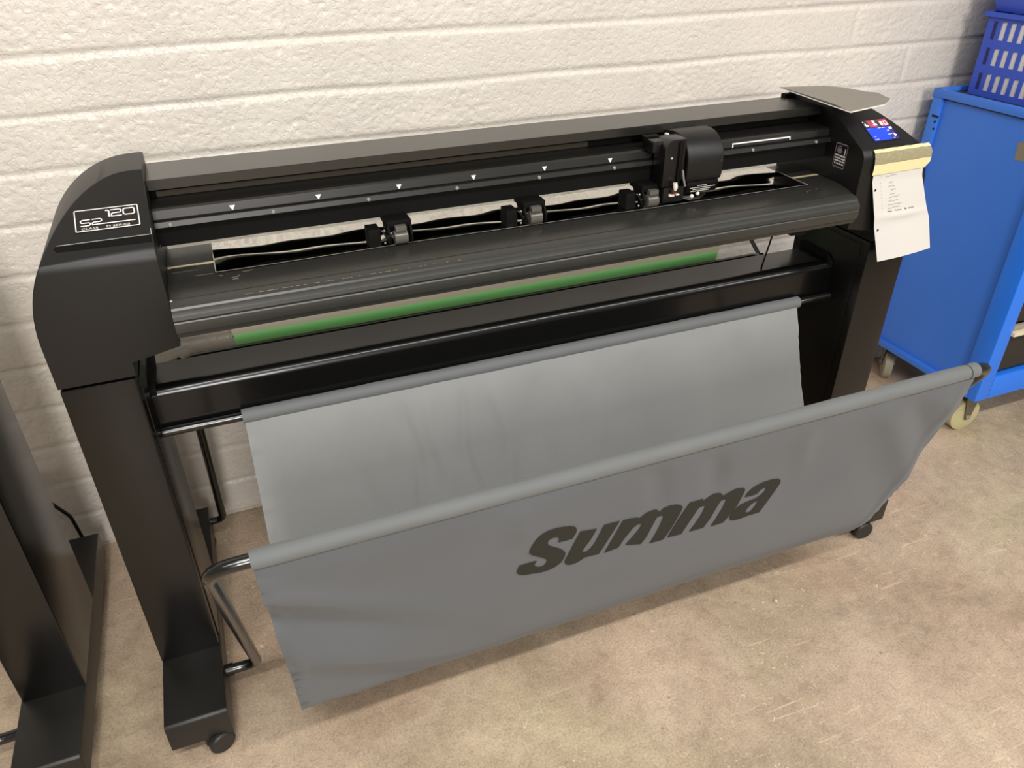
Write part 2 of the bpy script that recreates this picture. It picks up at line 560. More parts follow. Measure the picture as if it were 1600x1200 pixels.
def housing_outline(side):
    pts = [(-0.083, 0.816), (-0.084, 0.90)]
    n = 22
    for k in range(1, n + 1):
        a = PI - (PI / 2) * k / n
        pts.append((0.10 + 0.184 * math.cos(a), 0.90 + 0.22 * math.sin(a)))
    pts += [(0.12, 1.12), (0.12, 0.858), (0.040, 0.842), (0.040, 0.816)]
    return [(mx(x, side), z) for x, z in pts]


def yfront(z):
    return -0.585 if z <= 1.03 else -0.585 + (z - 1.03) * 1.8


def housing(side, parent):
    """end housing: rounded shoulder in front view, front bevelled back above the crease"""
    out = housing_outline(side)
    # split the outline at the crease height so that both front faces stay planar
    pts = []
    n = len(out)
    for i in range(n):
        a, b = out[i], out[(i + 1) % n]
        pts.append(a)
        if (a[1] - 1.03) * (b[1] - 1.03) < -1e-9:
            t = (1.03 - a[1]) / (b[1] - a[1])
            pts.append((a[0] + (b[0] - a[0]) * t, 1.03))
    m = MB()
    n = len(pts)
    F = [m.bm.verts.new((x, yfront(z), z)) for x, z in pts]
    B = [m.bm.verts.new((x, -0.306, z)) for x, z in pts]
    for i in range(n):
        j = (i + 1) % n
        m.bm.faces.new((F[i], B[i], B[j], F[j]))
    m.bm.faces.new(list(reversed(B)))
    low = [i for i in range(n) if pts[i][1] <= 1.03 + 1e-6]
    high = [i for i in range(n) if pts[i][1] >= 1.03 - 1e-6]
    m.bm.faces.new([F[i] for i in low])
    m.bm.faces.new([F[i] for i in high])
    bmesh.ops.recalc_face_normals(m.bm, faces=m.bm.faces)
    crease = [e for e in m.bm.edges if all(abs(v.co.z - 1.03) < 1e-5 and abs(v.co.y + 0.585) < 1e-5 for v in e.verts)]
    bmesh.ops.bevel(m.bm, geom=crease, offset=0.016, segments=5, profile=0.5, affect='EDGES')
    return m.build('end_housing', 'plastic', parent, bevel=0.006, seg=3, bevel_min=35, angle=28)


SD = Vector((0, 0.162, 0.09)).normalized()          # up the sloping face
SN = Vector((0, -SD.z, SD.y))                        # its outward normal
SO = Vector((0, -0.585, 1.03))


def slope_map(lift):
    return lambda u, v: Vector((u, SO.y, SO.z)) + SD * v + SN * lift


for side in (0, 1):
    leg_parts(side, plotter)
hl = housing(0, plotter)
hr = housing(1, plotter)

# nameplate, left
F0, F1, F2 = slope_map(0.0006), slope_map(0.0010), slope_map(0.0014)
np_x0, np_x1, np_s0, np_s1 = 0.0085, 0.1045, 0.0615, 0.1075
m = MB()
flat(m, rrect(np_x0, np_s0, np_x1, np_s1, 0.002), F0)
name_plate = m.build('nameplate', 'plate', hl, label='black nameplate with white frame and lettering')
m = MB()
ribbon(m, rrect(np_x0 + 0.0009, np_s0 + 0.0009, np_x1 - 0.0009, np_s1 - 0.0009, 0.0018), 0.0017, F1, closed=True)
U = lambda u: np_x0 + u * (np_x1 - np_x0)
Vv = lambda v: np_s0 + v * (np_s1 - np_s0)


def stroke(pts, w=0.0021, closed=False):
    ribbon(m, [(U(a), Vv(b)) for a, b in pts], w, F1, closed)


# 120
stroke([(0.485, 0.86), (0.525, 0.86), (0.538, 0.82), (0.538, 0.55)], 0.0024)
stroke([(0.565, 0.86), (0.70, 0.86), (0.725, 0.83), (0.725, 0.74), (0.70, 0.71), (0.60, 0.71), (0.575, 0.68), (0.575, 0.565), (0.735, 0.565)])
stroke([(x, y) for x, y in [(0.79, 0.86), (0.91, 0.86), (0.935, 0.82), (0.935, 0.62), (0.91, 0.575), (0.79, 0.575), (0.762, 0.62), (0.762, 0.82)]], closed=True)
# S2 with its long underline
stroke([(0.235, 0.52), (0.115, 0.52), (0.092, 0.49), (0.092, 0.415), (0.115, 0.385), (0.21, 0.385), (0.235, 0.355), (0.235, 0.285), (0.21, 0.255), (0.085, 0.255)], 0.0019)
stroke([(0.265, 0.52), (0.385, 0.52), (0.41, 0.49), (0.41, 0.415), (0.385, 0.385), (0.29, 0.385), (0.268, 0.355), (0.268, 0.275), (0.40, 0.275), (0.93, 0.34)][:9], 0.0019)
stroke([(0.39, 0.275), (0.935, 0.275)], 0.0019)
m.build('frame_print', 'white', name_plate, recalc=False)
text_flat('small_print', 'CLASS', 0.0058, lambda u, v: F1(U(0.09) + u, Vv(0.075) + v), 'white', name_plate, sx=1.55)
text_flat('small_print', 'D SERIES', 0.0058, lambda u, v: F1(U(0.47) + u, Vv(0.075) + v), 'white', name_plate, sx=1.62)
# recessed slot under the nameplate
m = MB()
flat(m, [(-0.022, 0.0385), (-0.025, 0.033), (-0.022, 0.0275), (0.1175, 0.0235), (0.1175, 0.0385)], F0)
m.build('slot', 'rail_dark', hl)
m = MB()
ribbon(m, [(-0.02, 0.0392), (0.1183, 0.0392), (0.1183, 0.052)], 0.0007, F1)
m.build('panel_edge', 'cream_print', hl)

# touch screen, right
sx0, sx1, ss0, ss1 = 1.616, 1.686, 0.033, 0.096
m = MB()
flat(m, rrect(sx0 - 0.003, ss0 - 0.003, sx1 + 0.003, ss1 + 0.003, 0.002), F0)
scr = m.build('touchscreen', 'gloss', hr, label='small lit touchscreen with red header and blue page')
SU = lambda u: sx0 + u * (sx1 - sx0)
SV = lambda v: ss0 + v * (ss1 - ss0)


def scr_quad(name, mat, pts, Fm=None):
    k = MB()
    flat(k, [(SU(a), SV(b)) for a, b in pts], Fm or F1)
    return k.build(name, mat, scr, recalc=False)


scr_quad('blue_page', 'scr_blue', [(0, 0), (0.72, 0), (0.86, 0.63), (0, 0.63)])
scr_quad('side_column', 'scr_navy', [(0.72, 0), (1, 0), (1, 0.63), (0.86, 0.63)])
scr_quad('header', 'scr_red', [(0.2, 0.65), (1, 0.65), (1, 1), (0.2, 1)])
scr_quad('corner_panel', 'scr_dark', [(0, 0.65), (0.2, 0.65), (0.2, 1), (0, 1)])
scr_quad('header_panel', 'scr_dark', [(0.52, 0.65), (0.66, 0.65), (0.66, 0.96), (0.52, 0.96)], F2)
m = MB()


def sq(a0, b0, a1, b1):
    flat(m, [(SU(a0), SV(b0)), (SU(a1), SV(b0)), (SU(a1), SV(b1)), (SU(a0), SV(b1))], slope_map(0.0017))


for q in [(0.06, 0.70, 0.09, 0.86), (0.02, 0.755, 0.16, 0.785), (0.11, 0.70, 0.14, 0.80), (0.01, 0.9, 0.05, 0.94), (0.40, 0.86, 0.48, 0.97), (0.37, 0.72, 0.52, 0.78), (0.41, 0.78, 0.47, 0.84),
          (0.66, 0.72, 0.70, 0.88), (0.72, 0.72, 0.76, 0.88), (0.66, 0.79, 0.76, 0.81), (0.82, 0.70, 0.94, 0.72), (0.82, 0.87, 0.94, 0.89), (0.82, 0.70, 0.84, 0.89), (0.92, 0.70, 0.94, 0.89),
          (0.86, 0.49, 0.98, 0.58), (0.45, 0.575, 0.56, 0.59), (0.6, 0.575, 0.74, 0.59), (0.04, 0.575, 0.14, 0.585), (0.73, 0.42, 0.84, 0.435), (0.66, 0.235, 0.83, 0.25), (0.07, 0.19, 0.15, 0.2), (0.04, 0.06, 0.2, 0.07), (0.78, 0.05, 0.86, 0.06)]:
    sq(*q)
flat(m, [(SU(0.86), SV(0.10)), (SU(0.99), SV(0.17)), (SU(0.87), SV(0.29)), (SU(0.89), SV(0.19))], slope_map(0.0017))
m.build('icon_marking', 'scr_white', scr, recalc=False)

# warning sticker on the inner face of the right housing (x = 1.567)
xi = XM - 0.12 - 0.0005
FS = lambda u, v: Vector((xi - 0.0003, -0.4965 - u * 0.036, 0.983 + v * 0.052))
FS2 = lambda u, v: Vector((xi - 0.0007, -0.4965 - u * 0.036, 0.983 + v * 0.052))


def rr01(r=0.1):
    return [(a, b * 1.0) for a, b in rrect(0, 0, 1, 1, r)]


m = MB(); flat(m, rr01(), FS)
stk = m.build('warning_sticker', 'plate', hr, label='small black warning sticker with white outline and pictogram')
m = MB(); ribbon(m, rr01(), 0.045, FS2, closed=True)
m.build('outline_print', 'grey_print', stk, recalc=False)
m = MB()
for v, segs in ((0.47, ((0.07, 0.44), (0.5, 0.93))), (0.355, ((0.07, 0.37), (0.42, 0.53), (0.6, 0.95))), (0.245, ((0.07, 0.42), (0.46, 0.68), (0.74, 0.95))), (0.125, ((0.1, 0.2), (0.27, 0.47), (0.54, 0.64), (0.7, 0.9)))):
    for a, b in segs:
        flat(m, [(a, v), (b, v), (b, v + 0.06), (a, v + 0.06)], FS2)
flat(m, [(0.80, 0.60), (0.86, 0.60), (0.88, 0.84), (0.80, 0.84)], FS2)
flat(m, [(0.79, 0.54), (0.86, 0.54), (0.86, 0.58), (0.79, 0.58)], FS2)
m.build('text_marking', 'cream_print', stk, recalc=False)
m = MB()
flat(m, [(0.38 + 0.19 * math.cos(t * PI / 8), 0.70 + 0.13 * math.sin(t * PI / 8)) for t in range(16)], FS2)
ribbon(m, [(0.14, 0.62), (0.18, 0.82), (0.3, 0.9), (0.48, 0.88)], 0.05, FS2)
m.build('pictogram', 'grey_print', stk, recalc=False)

XI0, XI1 = 0.1205, XM - 0.1205
# top cover
cov = MB().prism([(-0.308, 1.098), (-0.312, 1.1), (-0.4245, 1.1), (-0.4255, 1.099), (-0.4255, 1.0825), (-0.4245, 1.0815), (-0.412, 1.0815), (-0.412, 1.09), (-0.316, 1.09), (-0.316, 1.0125), (-0.308, 1.0125)], 'x', XI0, XI1)
cov = cov.build('top_cover', 'cover', plotter, angle=25)
MB().box(XI0, XI1, -0.3195, -0.3162, 1.0125, 1.0895).build('inner_dark_sheet', 'rail_dark', cov)  # added dark sheet, keeps the film's reflection of the cover black
MB().box(XI0, XI1, -0.388, -0.384, 1.0, 1.0895).build('back_plate', 'rail_dark', cov)
MB().box(XI0 + 0.01, 0.985, -0.3925, -0.3885, 1.0605, 1.0705).build('drive_belt', 'belt', cov)
# end clip of the cover seen by the sheet
MB().box(1.545, 1.62, -0.323, -0.305, 1.09, 1.108).build('end_clip', 'rail_dark', cov, bevel=0.002)
MB().box(XI0, XI1, -0.318, -0.310, 0.989, 1.006).build('reflection_strip', 'rail_dark', cov)  # unseen strip, shaped to break up the wall's reflection in the film
# guide rail
rail = MB().prism([(-0.394, 1.06), (-0.457, 1.06), (-0.4625, 1.0575), (-0.4655, 1.0435), (-0.462, 1.0425), (-0.462, 1.0415), (-0.4745, 1.0405), (-0.4768, 1.0318), (-0.474, 1.0300), (-0.4755, 1.0295), (-0.463, 1.0280), (-0.4605, 0.996), (-0.40, 0.996)], 'x', XI0, XI1).build('guide_rail', 'rail', plotter, angle=18)
MB().box(XI0 + 0.001, XI1 - 0.001, -0.4655, -0.395, 0.9945, 1.0285).build('rail_underside', 'rail_dark', rail)  # dark lower rail, carried underneath to paint the film's reflection black
m = MB()
ft = lambda x, z: Vector((x, -0.4641 - (1.05 - z) * 0.22 - 0.0012, z))
for x in (0.251, 0.402, 0.553, 0.702, 0.853, 1.001):
    m = MB()
    flat(m, [(x - 0.0052, 1.0525), (x + 0.0052, 1.0525), (x + 0.0005, 1.0445), (x - 0.0005, 1.0445)], ft)
    m.build('arrow_marking', 'white', rail, recalc=False)
m = MB()
ribbon(m, [(1.303, 1.043), (1.303, 1.0505), (1.456, 1.0505), (1.456, 1.0445)], 0.0028, ft)
m.build('range_marking', 'white', rail, recalc=False)
for x in (0.145, 0.318, 0.491, 0.664, 0.837, 1.006, 1.35, 1.523):
    MB().tube([(x, -0.475, 1.0352), (x, -0.4782, 1.0352), (x, -0.4796, 1.0352)], [0.0036, 0.0036, 0.0022], 12).build('screw', 'screw', rail)

# table and front apron
tab = MB().prism([(-0.36, 0.95), (-0.50, 0.95), (-0.53, 0.9488), (-0.555, 0.9455), (-0.573, 0.9405), (-0.574, 0.92), (-0.50, 0.90), (-0.36, 0.90)], 'x', XI0, XI1).build('platen', 'table', plotter, angle=20)
MB().box(XI0 + 0.001, XI1 - 0.001, -0.4600, -0.4520, 0.9495, 0.9504).build('cutting_strip', 'strip', tab)
MB().box(0.128, 0.170, -0.482, -0.4615, 0.950, 0.9510).build('sensor_pad', 'plate', tab)
m = MB()
rs = random.Random(3)
ftab = lambda x, y: Vector((x, y, 0.9506 if y > -0.50 else 0.9506 - max(0, -y - 0.515) ** 2 * 3.0))
for x, y, l in ((0.225, -0.538, 0.012), (0.236, -0.534, 0.004), (0.205, -0.525, 0.006), (0.245, -0.522, 0.018), (0.166, -0.51, 0.03), (0.226, -0.545, 0.01), (1.46, -0.546, 0.004), (1.47, -0.543, 0.004), (1.49, -0.54, 0.006)):
    ribbon(m, [(x, y), (x + l * 0.5, y + rs.uniform(-0.001, 0.001)), (x + l, y + rs.uniform(-0.002, 0.002))], 0.0012, ftab)
m.build('scuff_stain', 'grey_edge', tab, recalc=False)
ap = MB().prism([(-0.5755, 0.9398), (-0.588, 0.9368), (-0.5945, 0.9328), (-0.5960, 0.9290), (-0.6000, 0.9262), (-0.6045, 0.9215), (-0.6060, 0.9150), (-0.6035, 0.9105), (-0.6050, 0.9085), (-0.6060, 0.9000), (-0.6035, 0.8905), (-0.6000, 0.8880), (-0.5950, 0.8780), (-0.588, 0.8755), (-0.56, 0.8755), (-0.56, 0.935)], 'x', XI0, XI1).build('apron', 'apron', plotter, angle=24)
for x in (0.1215, 0.1215):
    pass
MB().ball((0.1225, -0.5765, 0.9385), 0.003).build('screw', 'screw', ap)
m = MB()
for q in range(26):
    x = 0.24 + 0.40 * (q / 26) ** 1.3 + rs.uniform(-0.006, 0.006)
    l = rs.uniform(0.002, 0.012)
    y = -0.5890 - 0.001 * rs.random()
    m.box(x, x + l, y - 0.0004, y + 0.0004, 0.9366, 0.9371)
m.build('scuff_stain', 'grey_edge', ap)
# little bracket and cable under the apron on the right
MB().prism([(1.395, 0.8765), (1.40, 0.869), (1.418, 0.868), (1.424, 0.866), (1.436, 0.866), (1.447, 0.8765)], 'y', -0.59, -0.566).build('cable_clip', 'rail_dark', ap)
MB().tube([(1.437, -0.50, 0.89), (1.445, -0.475, 0.80), (1.455, -0.45, 0.727)], 0.0022, 8).build('cable', 'tube', ap)

# cross beam
arc_tf = [(-0.4655 - 0.022 * math.sin(math.radians(a)), 0.706 + 0.022 * math.cos(math.radians(a))) for a in range(0, 91, 6)]
beam = MB().prism([(-0.378, 0.722), (-0.384, 0.728)] + arc_tf + [ (-0.4875, 0.640), (-0.484, 0.633), (-0.478, 0.632), (-0.384, 0.632), (-0.378, 0.638)], 'x', 0.038, XM - 0.038).build('crossbeam', 'beam', plotter, angle=24)
for s in (0, 1):
    a, b = rng(0.0396, 0.049, s)
    MB().prism([(-0.37, 0.632), (-0.37, 0.742), (-0.465, 0.742), (-0.486, 0.722), (-0.486, 0.632)], 'x', a, b).build('mounting_plate', 'rail_dark', beam)
    c = mx(0.0398, s)
    MB().cyl((c, -0.545, 0.842), (c + (0.006 if s == 0 else -0.006), -0.545, 0.842), 0.004, 12).build('screw', 'gloss', beam)

# pinch rollers
def pinch(x):
    b = MB().box(x - 0.024, x + 0.024, -0.505, -0.452, 0.985, 0.9975).build('pinch_roller', 'rail_dark', plotter, bevel=0.002)
    m = MB()
    for q in (-0.0235, 0.0195):
        m.prism([(-0.462, 0.99), (-0.503, 0.99), (-0.517, 0.972), (-0.514, 0.956), (-0.500, 0.954), (-0.475, 0.972)], 'x', x + q, x + q + 0.004)
    m.box(x - 0.02, x + 0.02, -0.49, -0.465, 0.972, 0.986)
    m.build('bracket', 'rail_dark', b, bevel=0.001)
    MB().tube([(x - 0.013, -0.505, 0.9655), (x - 0.012, -0.505, 0.9655), (x + 0.013, -0.505, 0.9655), (x + 0.014, -0.505, 0.9655)], [0.010, 0.0135, 0.0135, 0.010], 20).build('roller', 'clear', b)
    MB().box(x - 0.010, x + 0.012, -0.516, -0.495, 0.978, 0.990).build('roller_guard', 'clear', b, bevel=0.003)
    MB().box(x - 0.060, x - 0.036, -0.505, -0.470, 0.952, 0.986).build('lever', 'rail_dark', b, bevel=0.003)
    MB().tube(fillet([(x - 0.046, -0.488, 0.975), (x - 0.035, -0.508, 0.985), (x - 0.022, -0.508, 0.962)], 0.006), 0.0022, 8).build('spring_wire', 'gloss', b)
    for dx, zz in ((-0.03, 0.982), (-0.03, 0.958), (-0.022, 0.97)):
        MB().ball((x + dx, -0.507, zz), 0.0022, u=8, v=6).build('screw', 'screw', b)


for x in (0.538, 0.815, 1.083):
    pinch(x)

# tool carriage
car = MB()
hood = [(-0.42, 1.088), (-0.455, 1.094)]
for k in range(11):
    a = math.radians(95 - k * 9.5)
    hood.append((-0.468 - 0.062 * math.cos(math.radians(90 - k * 9)) ** 1.0 * 1.0 if False else -0.470 - 0.058 * math.sin(math.radians(k * 9)), 1.040 + 0.054 * math.cos(math.radians(k * 9))))
hood += [(-0.528, 1.010), (-0.525, 1.0), (-0.479, 1.0), (-0.479, 1.062), (-0.42, 1.062)]
car = MB().prism(hood, 'x', 1.150, 1.238).build('tool_carriage', 'plastic', plotter, bevel=0.004, seg=3, angle=22, bevel_min=40)
MB().prism([(-0.524, 0.9995), (-0.5255, 0.992), (-0.519, 0.975), (-0.516, 0.972), (-0.482, 0.972), (-0.479, 0.9995)], 'x', 1.156, 1.234).build('lower_guard', 'rail_dark', car, bevel=0.002)
FG = lambda x, z: Vector((x, -0.5262 + (0.992 - z) * 0.38 - 0.0008, z))
m = MB()
for a, b, z in ((1.180, 1.204, 0.9900), (1.164, 1.226, 0.9855), (1.172, 1.216, 0.9810), (1.169, 1.214, 0.9770)):
    flat(m, [(a, z), (b, z), (b, z + 0.0019), (a, z + 0.0019)], FG)
m.build('caution_print', 'cream_print', car, recalc=False)
for x, z in ((1.176, 0.966), (1.190, 0.9705)):
    MB().ball((x, -0.517, z), 0.0045, u=12, v=8).build('screw', 'bright', car)
MB().cyl((1.232, -0.5245, 1.04), (1.232, -0.5285, 1.04), 0.0042, 14).build('socket', 'hole', car)
for k in range(3):
    MB().tube(fillet([(1.145 + 0.008 * k, -0.50, 0.966), (1.17 + 0.01 * k, -0.522, 0.960), (1.215, -0.51, 0.966)], 0.01), 0.0018, 8).build('wire', 'gloss', car)
arch = [(1.096, 0.995), (1.096, 1.07)]
for k in range(9):
    a = PI - PI * 0.5 * k / 8
    arch.append((1.118 + 0.022 * math.cos(a), 1.070 + 0.022 * math.sin(a)))
arch += [(1.145, 1.092), (1.145, 1.02), (1.136, 0.995)]
MB().prism(arch, 'y', -0.522, -0.480).build('blade_holder', 'gloss', car, bevel=0.002, angle=25)
MB().box(1.128, 1.137, -0.526, -0.5215, 1.00, 1.088).build('guide_rib', 'rail_dark', car, bevel=0.001)
MB().ball((1.112, -0.523, 1.055), 0.003, u=10, v=6).build('screw', 'screw', car)
MB().box(1.080, 1.150, -0.500, -0.455, 1.062, 1.086).build('slider_block', 'gloss', car, bevel=0.003)
MB().box(1.078, 1.112, -0.470, -0.455, 1.087, 1.0895).build('flex_strip', 'rail_dark', car)
MB().box(1.128, 1.134, -0.470, -0.462, 1.087, 1.091).build('clip', 'bright', car)
MB().tube([(1.121, -0.532, 1.006), (1.122, -0.533, 0.997), (1.122, -0.533, 0.990)], [0.0045, 0.0052, 0.003], 12).build('blade_knob', 'bright', car)
MB().cyl((1.120, -0.53, 0.990), (1.121, -0.53, 0.984), 0.006, 14).build('knob_collar', 'red', car)
MB().box(1.100, 1.150, -0.525, -0.482, 0.962, 0.9945).build('tool_base', 'gloss', car, bevel=0.003)
MB().box(1.112, 1.124, -0.530, -0.524, 0.976, 0.981).build('tab', 'bright', car, bevel=0.001)
MB().box(1.128, 1.136, -0.530, -0.524, 0.977, 0.980).build('tab', 'bright', car, bevel=0.001)
MB().tube([(1.137, -0.531, 1.03), (1.141, -0.531, 1.012), (1.148, -0.529, 0.995)], 0.0022, 8).build('lever', 'screw', car)

# media bars at the rear
def bar_frame(pts, r, rad, name='rear_bar', mat='tube'):
    return MB().tube(fillet(pts, rad), r, 16).build(name, mat, plotter, angle=40)


YB, ZB = -0.272, 0.668
rear = bar_frame([(0.030, -0.115, 0.085), (0.072, -0.115, 0.085), (0.088, YB, ZB), (XM - 0.088, YB, ZB), (XM - 0.072, -0.115, 0.085), (XM - 0.030, -0.115, 0.085)], 0.0098, 0.034, 'media_roll_frame')
MB().tube([(0.018, -0.125, 0.668), (XM - 0.018, -0.125, 0.668)], 0.0098, 14).build('rear_rod', 'tube', rear)
for s in (0, 1):
    a = mx(0.022, s)
    MB().tube(fillet([(a, -0.125, 0.668), (a, -0.20, 0.618), (mx(0.084, s), YB, ZB)], 0.02), 0.006, 10).build('rod_arm', 'tube', rear)

# catch basket: two bars and the canvas sling
YF, ZF = -1.0, 0.716
YK, ZK = -0.4985, 0.6375
fb = bar_frame([(0.032, -0.625, 0.082), (0.107, -0.625, 0.078), (0.108, YF, ZF), (1.600, YF, ZF), (1.600, -0.625, 0.078), (XM - 0.032, -0.625, 0.082)], 0.0112, 0.045, 'basket_front_bar')
for s in (0, 1):
    a, b = rng(0.0405, 0.056, s)
    MB().cyl((a, -0.625, 0.081), (b, -0.625, 0.0805), 0.0135, 14).build('clamp', 'gloss', fb)
bb = MB().tube([(0.041, YK, ZK), (XM - 0.041, YK, ZK)], 0.0092, 16).build('basket_rear_bar', 'tube', plotter)

PROF = [(-1.0105, 0.704), (-1.004, 0.66), (-0.985, 0.577), (-0.967, 0.477), (-0.946, 0.372), (-0.915, 0.28), (-0.872, 0.200), (-0.83, 0.150), (-0.785, 0.128), (-0.745, 0.138), (-0.70, 0.19), (-0.645, 0.30), (-0.59, 0.42), (-0.55, 0.515), (-0.520, 0.598), (-0.5085, 0.628)]


def resample(pr, n):
    # Catmull-Rom through the profile, evenly spaced
    P = [Vector((a, b, 0)) for a, b in pr]
    P = [P[0] * 2 - P[1]] + P + [P[-1] * 2 - P[-2]]
    out = []
    for i in range(1, len(P) - 2):
        for k in range(12):
            t = k / 12
            a, b, c, d = P[i - 1], P[i], P[i + 1], P[i + 2]
            out.append(0.5 * ((2 * b) + (c - a) * t + (2 * a - 5 * b + 4 * c - d) * t * t + (3 * b - a - 3 * c + d) * t ** 3))
    out.append(P[-2])
    L = [0]
    for a, b in zip(out, out[1:]):
        L.append(L[-1] + (b - a).length)
    res = []
    j = 0
    for k in range(n + 1):
        s = L[-1] * k / n
        while j < len(L) - 2 and L[j + 1] < s:
            j += 1
        t = (s - L[j]) / (L[j + 1] - L[j])
        p = out[j].lerp(out[j + 1], t)
        res.append((p.x, p.y))
    return res


PR = resample(PROF, 96)
NS, NX = 96, 200
X_L = [0.171 + (0.192 - 0.171) * k / NS for k in range(NS + 1)]
X_R = [1.545 - 0.006 * k / NS for k in range(NS + 1)]


def gs(x, c, w):
    return math.exp(-((x - c) / w) ** 2)


def wrinkle(u, s):
    """outward displacement (m) of the canvas; u across 0..1, s down the sling 0..1"""
    d = 0.0
    front = max(0.0, 1 - s / 0.52)
    # drag folds running inwards from the bar ends
    for c, w, a in ((0.05, 0.024, 0.010), (0.115, 0.022, -0.010), (0.19, 0.03, 0.010), (0.27, 0.03, -0.008), (0.36, 0.04, 0.006)):
        d += a * gs(s - u * 0.75, c, w) * gs(u, 0.05, 0.13) * min(1, max(0, (0.5 - s) / 0.1))
    for c, w, a in ((0.06, 0.03, 0.005), (0.14, 0.03, -0.006), (0.21, 0.035, 0.006), (0.30, 0.05, -0.004)):
        d += a * gs(s - (u - 1) * 1.5 * 0.9, c + 0.02, w) * gs(u, 0.93, 0.13) * min(1, max(0, (0.5 - s) / 0.1))
    # short soft dents hanging from the front bar
    for c, a in ((0.49, -0.006), (0.575, -0.007), (0.72, 0.004), (0.30, 0.003)):
        d += a * gs(u - (s - 0.05) * 0.25, c, 0.018) * gs(s, 0.06, 0.07)
    # long gentle waves
    d += 0.0018 * math.sin(u * 23 + s * 5) * front + 0.0015 * math.sin(u * 9 - s * 17)
    # puckered hems at both side edges
    e = min(u, 1 - u)
    d += (0.0052 if u < 0.5 else 0.0014) * math.exp(-e / 0.010) * math.sin(s * 95 + 9 * math.sin(s * 21)) + 0.003 * gs(e, 0.016, 0.008)
    # soft vertical pulls in the back sheet
    if s > 0.55:
        b = min(1, (s - 0.55) / 0.1) * min(1, (1.0 - s) / 0.05)
        for c, w, a in ((0.16, 0.014, 0.004), (0.245, 0.006, 0.005), (0.285, 0.007, -0.004), (0.335, 0.006, 0.005), (0.40, 0.01, -0.005), (0.47, 0.016, 0.004), (0.56, 0.02, -0.005), (0.66, 0.022, 0.005), (0.78, 0.03, -0.005), (0.88, 0.02, 0.005)):
            d += 1.1 * a * b * gs(u + (s - 0.8) * 0.05 + 0.006 * math.sin(s * 30 + c * 40), c, w * 1.2)
    return d


def sling_point(i, k):
    u = i / NX
    s = k / NS
    y, z = PR[k]
    a, b = PR[max(k - 1, 0)], PR[min(k + 1, NS)]
    ty, tz = b[0] - a[0], b[1] - a[1]
    l = math.hypot(ty, tz)
    ny, nz = tz / l, -ty / l                      # outward (front, under, back)
    d = wrinkle(u, s) * min(1, s / 0.03, (1 - s) / 0.03)
    x = X_L[k] + (X_R[k] - X_L[k]) * u
    # side edges draw in a little around the belly
    pull = 0.022 * math.sin(PI * min(1, s / 0.62)) ** 2
    x += pull * (math.exp(-u / 0.06) * 0.3 - math.exp(-(1 - u) / 0.10))
    return (x, y + ny * d, z + nz * d)


m = MB()
V = [[m.bm.verts.new(sling_point(i, k)) for k in range(NS + 1)] for i in range(NX + 1)]
for i in range(NX):
    for k in range(NS):
        m.bm.faces.new((V[i][k], V[i + 1][k], V[i + 1][k + 1], V[i][k + 1]))
basket = m.build('canvas_basket', 'fabric', plotter, angle=70, recalc=False)


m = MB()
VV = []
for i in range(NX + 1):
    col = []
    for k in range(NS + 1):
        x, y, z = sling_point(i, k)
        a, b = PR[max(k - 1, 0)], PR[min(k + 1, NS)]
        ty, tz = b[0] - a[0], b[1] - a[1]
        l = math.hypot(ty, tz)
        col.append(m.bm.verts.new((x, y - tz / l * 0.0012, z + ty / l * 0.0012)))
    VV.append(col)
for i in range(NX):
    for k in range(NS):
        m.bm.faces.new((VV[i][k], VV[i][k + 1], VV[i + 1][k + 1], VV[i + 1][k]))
m.build('lit_canvas', 'lit_canvas', basket, angle=70, recalc=False, label='inner face of the canvas, its light painted in as a paler grey')


def sleeve(x0, x1, y, z, r):
    mm = MB()
    n = 60
    pts, rr = [], []
    for k in range(n + 1):
        x = x0 + (x1 - x0) * k / n
        pts.append((x, y, z))
        rr.append(r * (1 + 0.02 * math.sin(k * 1.7) + 0.015 * math.sin(k * 0.6)))
    return mm.tube(pts, rr, 20).build('sleeve', 'sleeve', basket, angle=50)


sleeve(0.169, 1.552, YF, ZF, 0.0150)
sleeve(0.189, 1.547, YK - 0.0005, ZK, 0.0145)
m = MB(); m.tube([(1.528, YF, ZF), (1.5295, YF, ZF)], 0.0154, 20)
m.build('seam', 'letter', basket)
# printed word on the front of the basket
def prof_at(z):
    for k in range(NS):
        (ya, za), (yb, zb) = PR[k], PR[k + 1]
        if za >= z >= zb:
            return k + (za - z) / (za - zb)
    return 0.0


def on_sling(x, z):
    kf = prof_at(z)
    k = min(int(kf), NS - 1)
    xl, xr = sling_point(0, k)[0], sling_point(NX, k)[0]
    # invert x -> u by a few secant steps on the same mapping
    u = (x - xl) / (xr - xl)
    for _ in range(6):
        i0 = min(max(u * NX, 0), NX - 1e-6)
        ii = int(i0)
        xa, xb = sling_point(ii, k)[0], sling_point(ii + 1, k)[0]
        xx = xa + (xb - xa) * (i0 - ii)
        u += (x - xx) / (xr - xl)
    fi = min(max(u * NX, 0), NX - 1e-6)
    ii, t, q = int(fi), fi - int(fi), kf - k
    P = lambda a, b: Vector(sling_point(a, b))
    p = P(ii, k) * (1 - t) * (1 - q) + P(ii + 1, k) * t * (1 - q) + P(ii, k + 1) * (1 - t) * q + P(ii + 1, k + 1) * t * q
    return p + Vector((0, -0.0015, -0.0003))


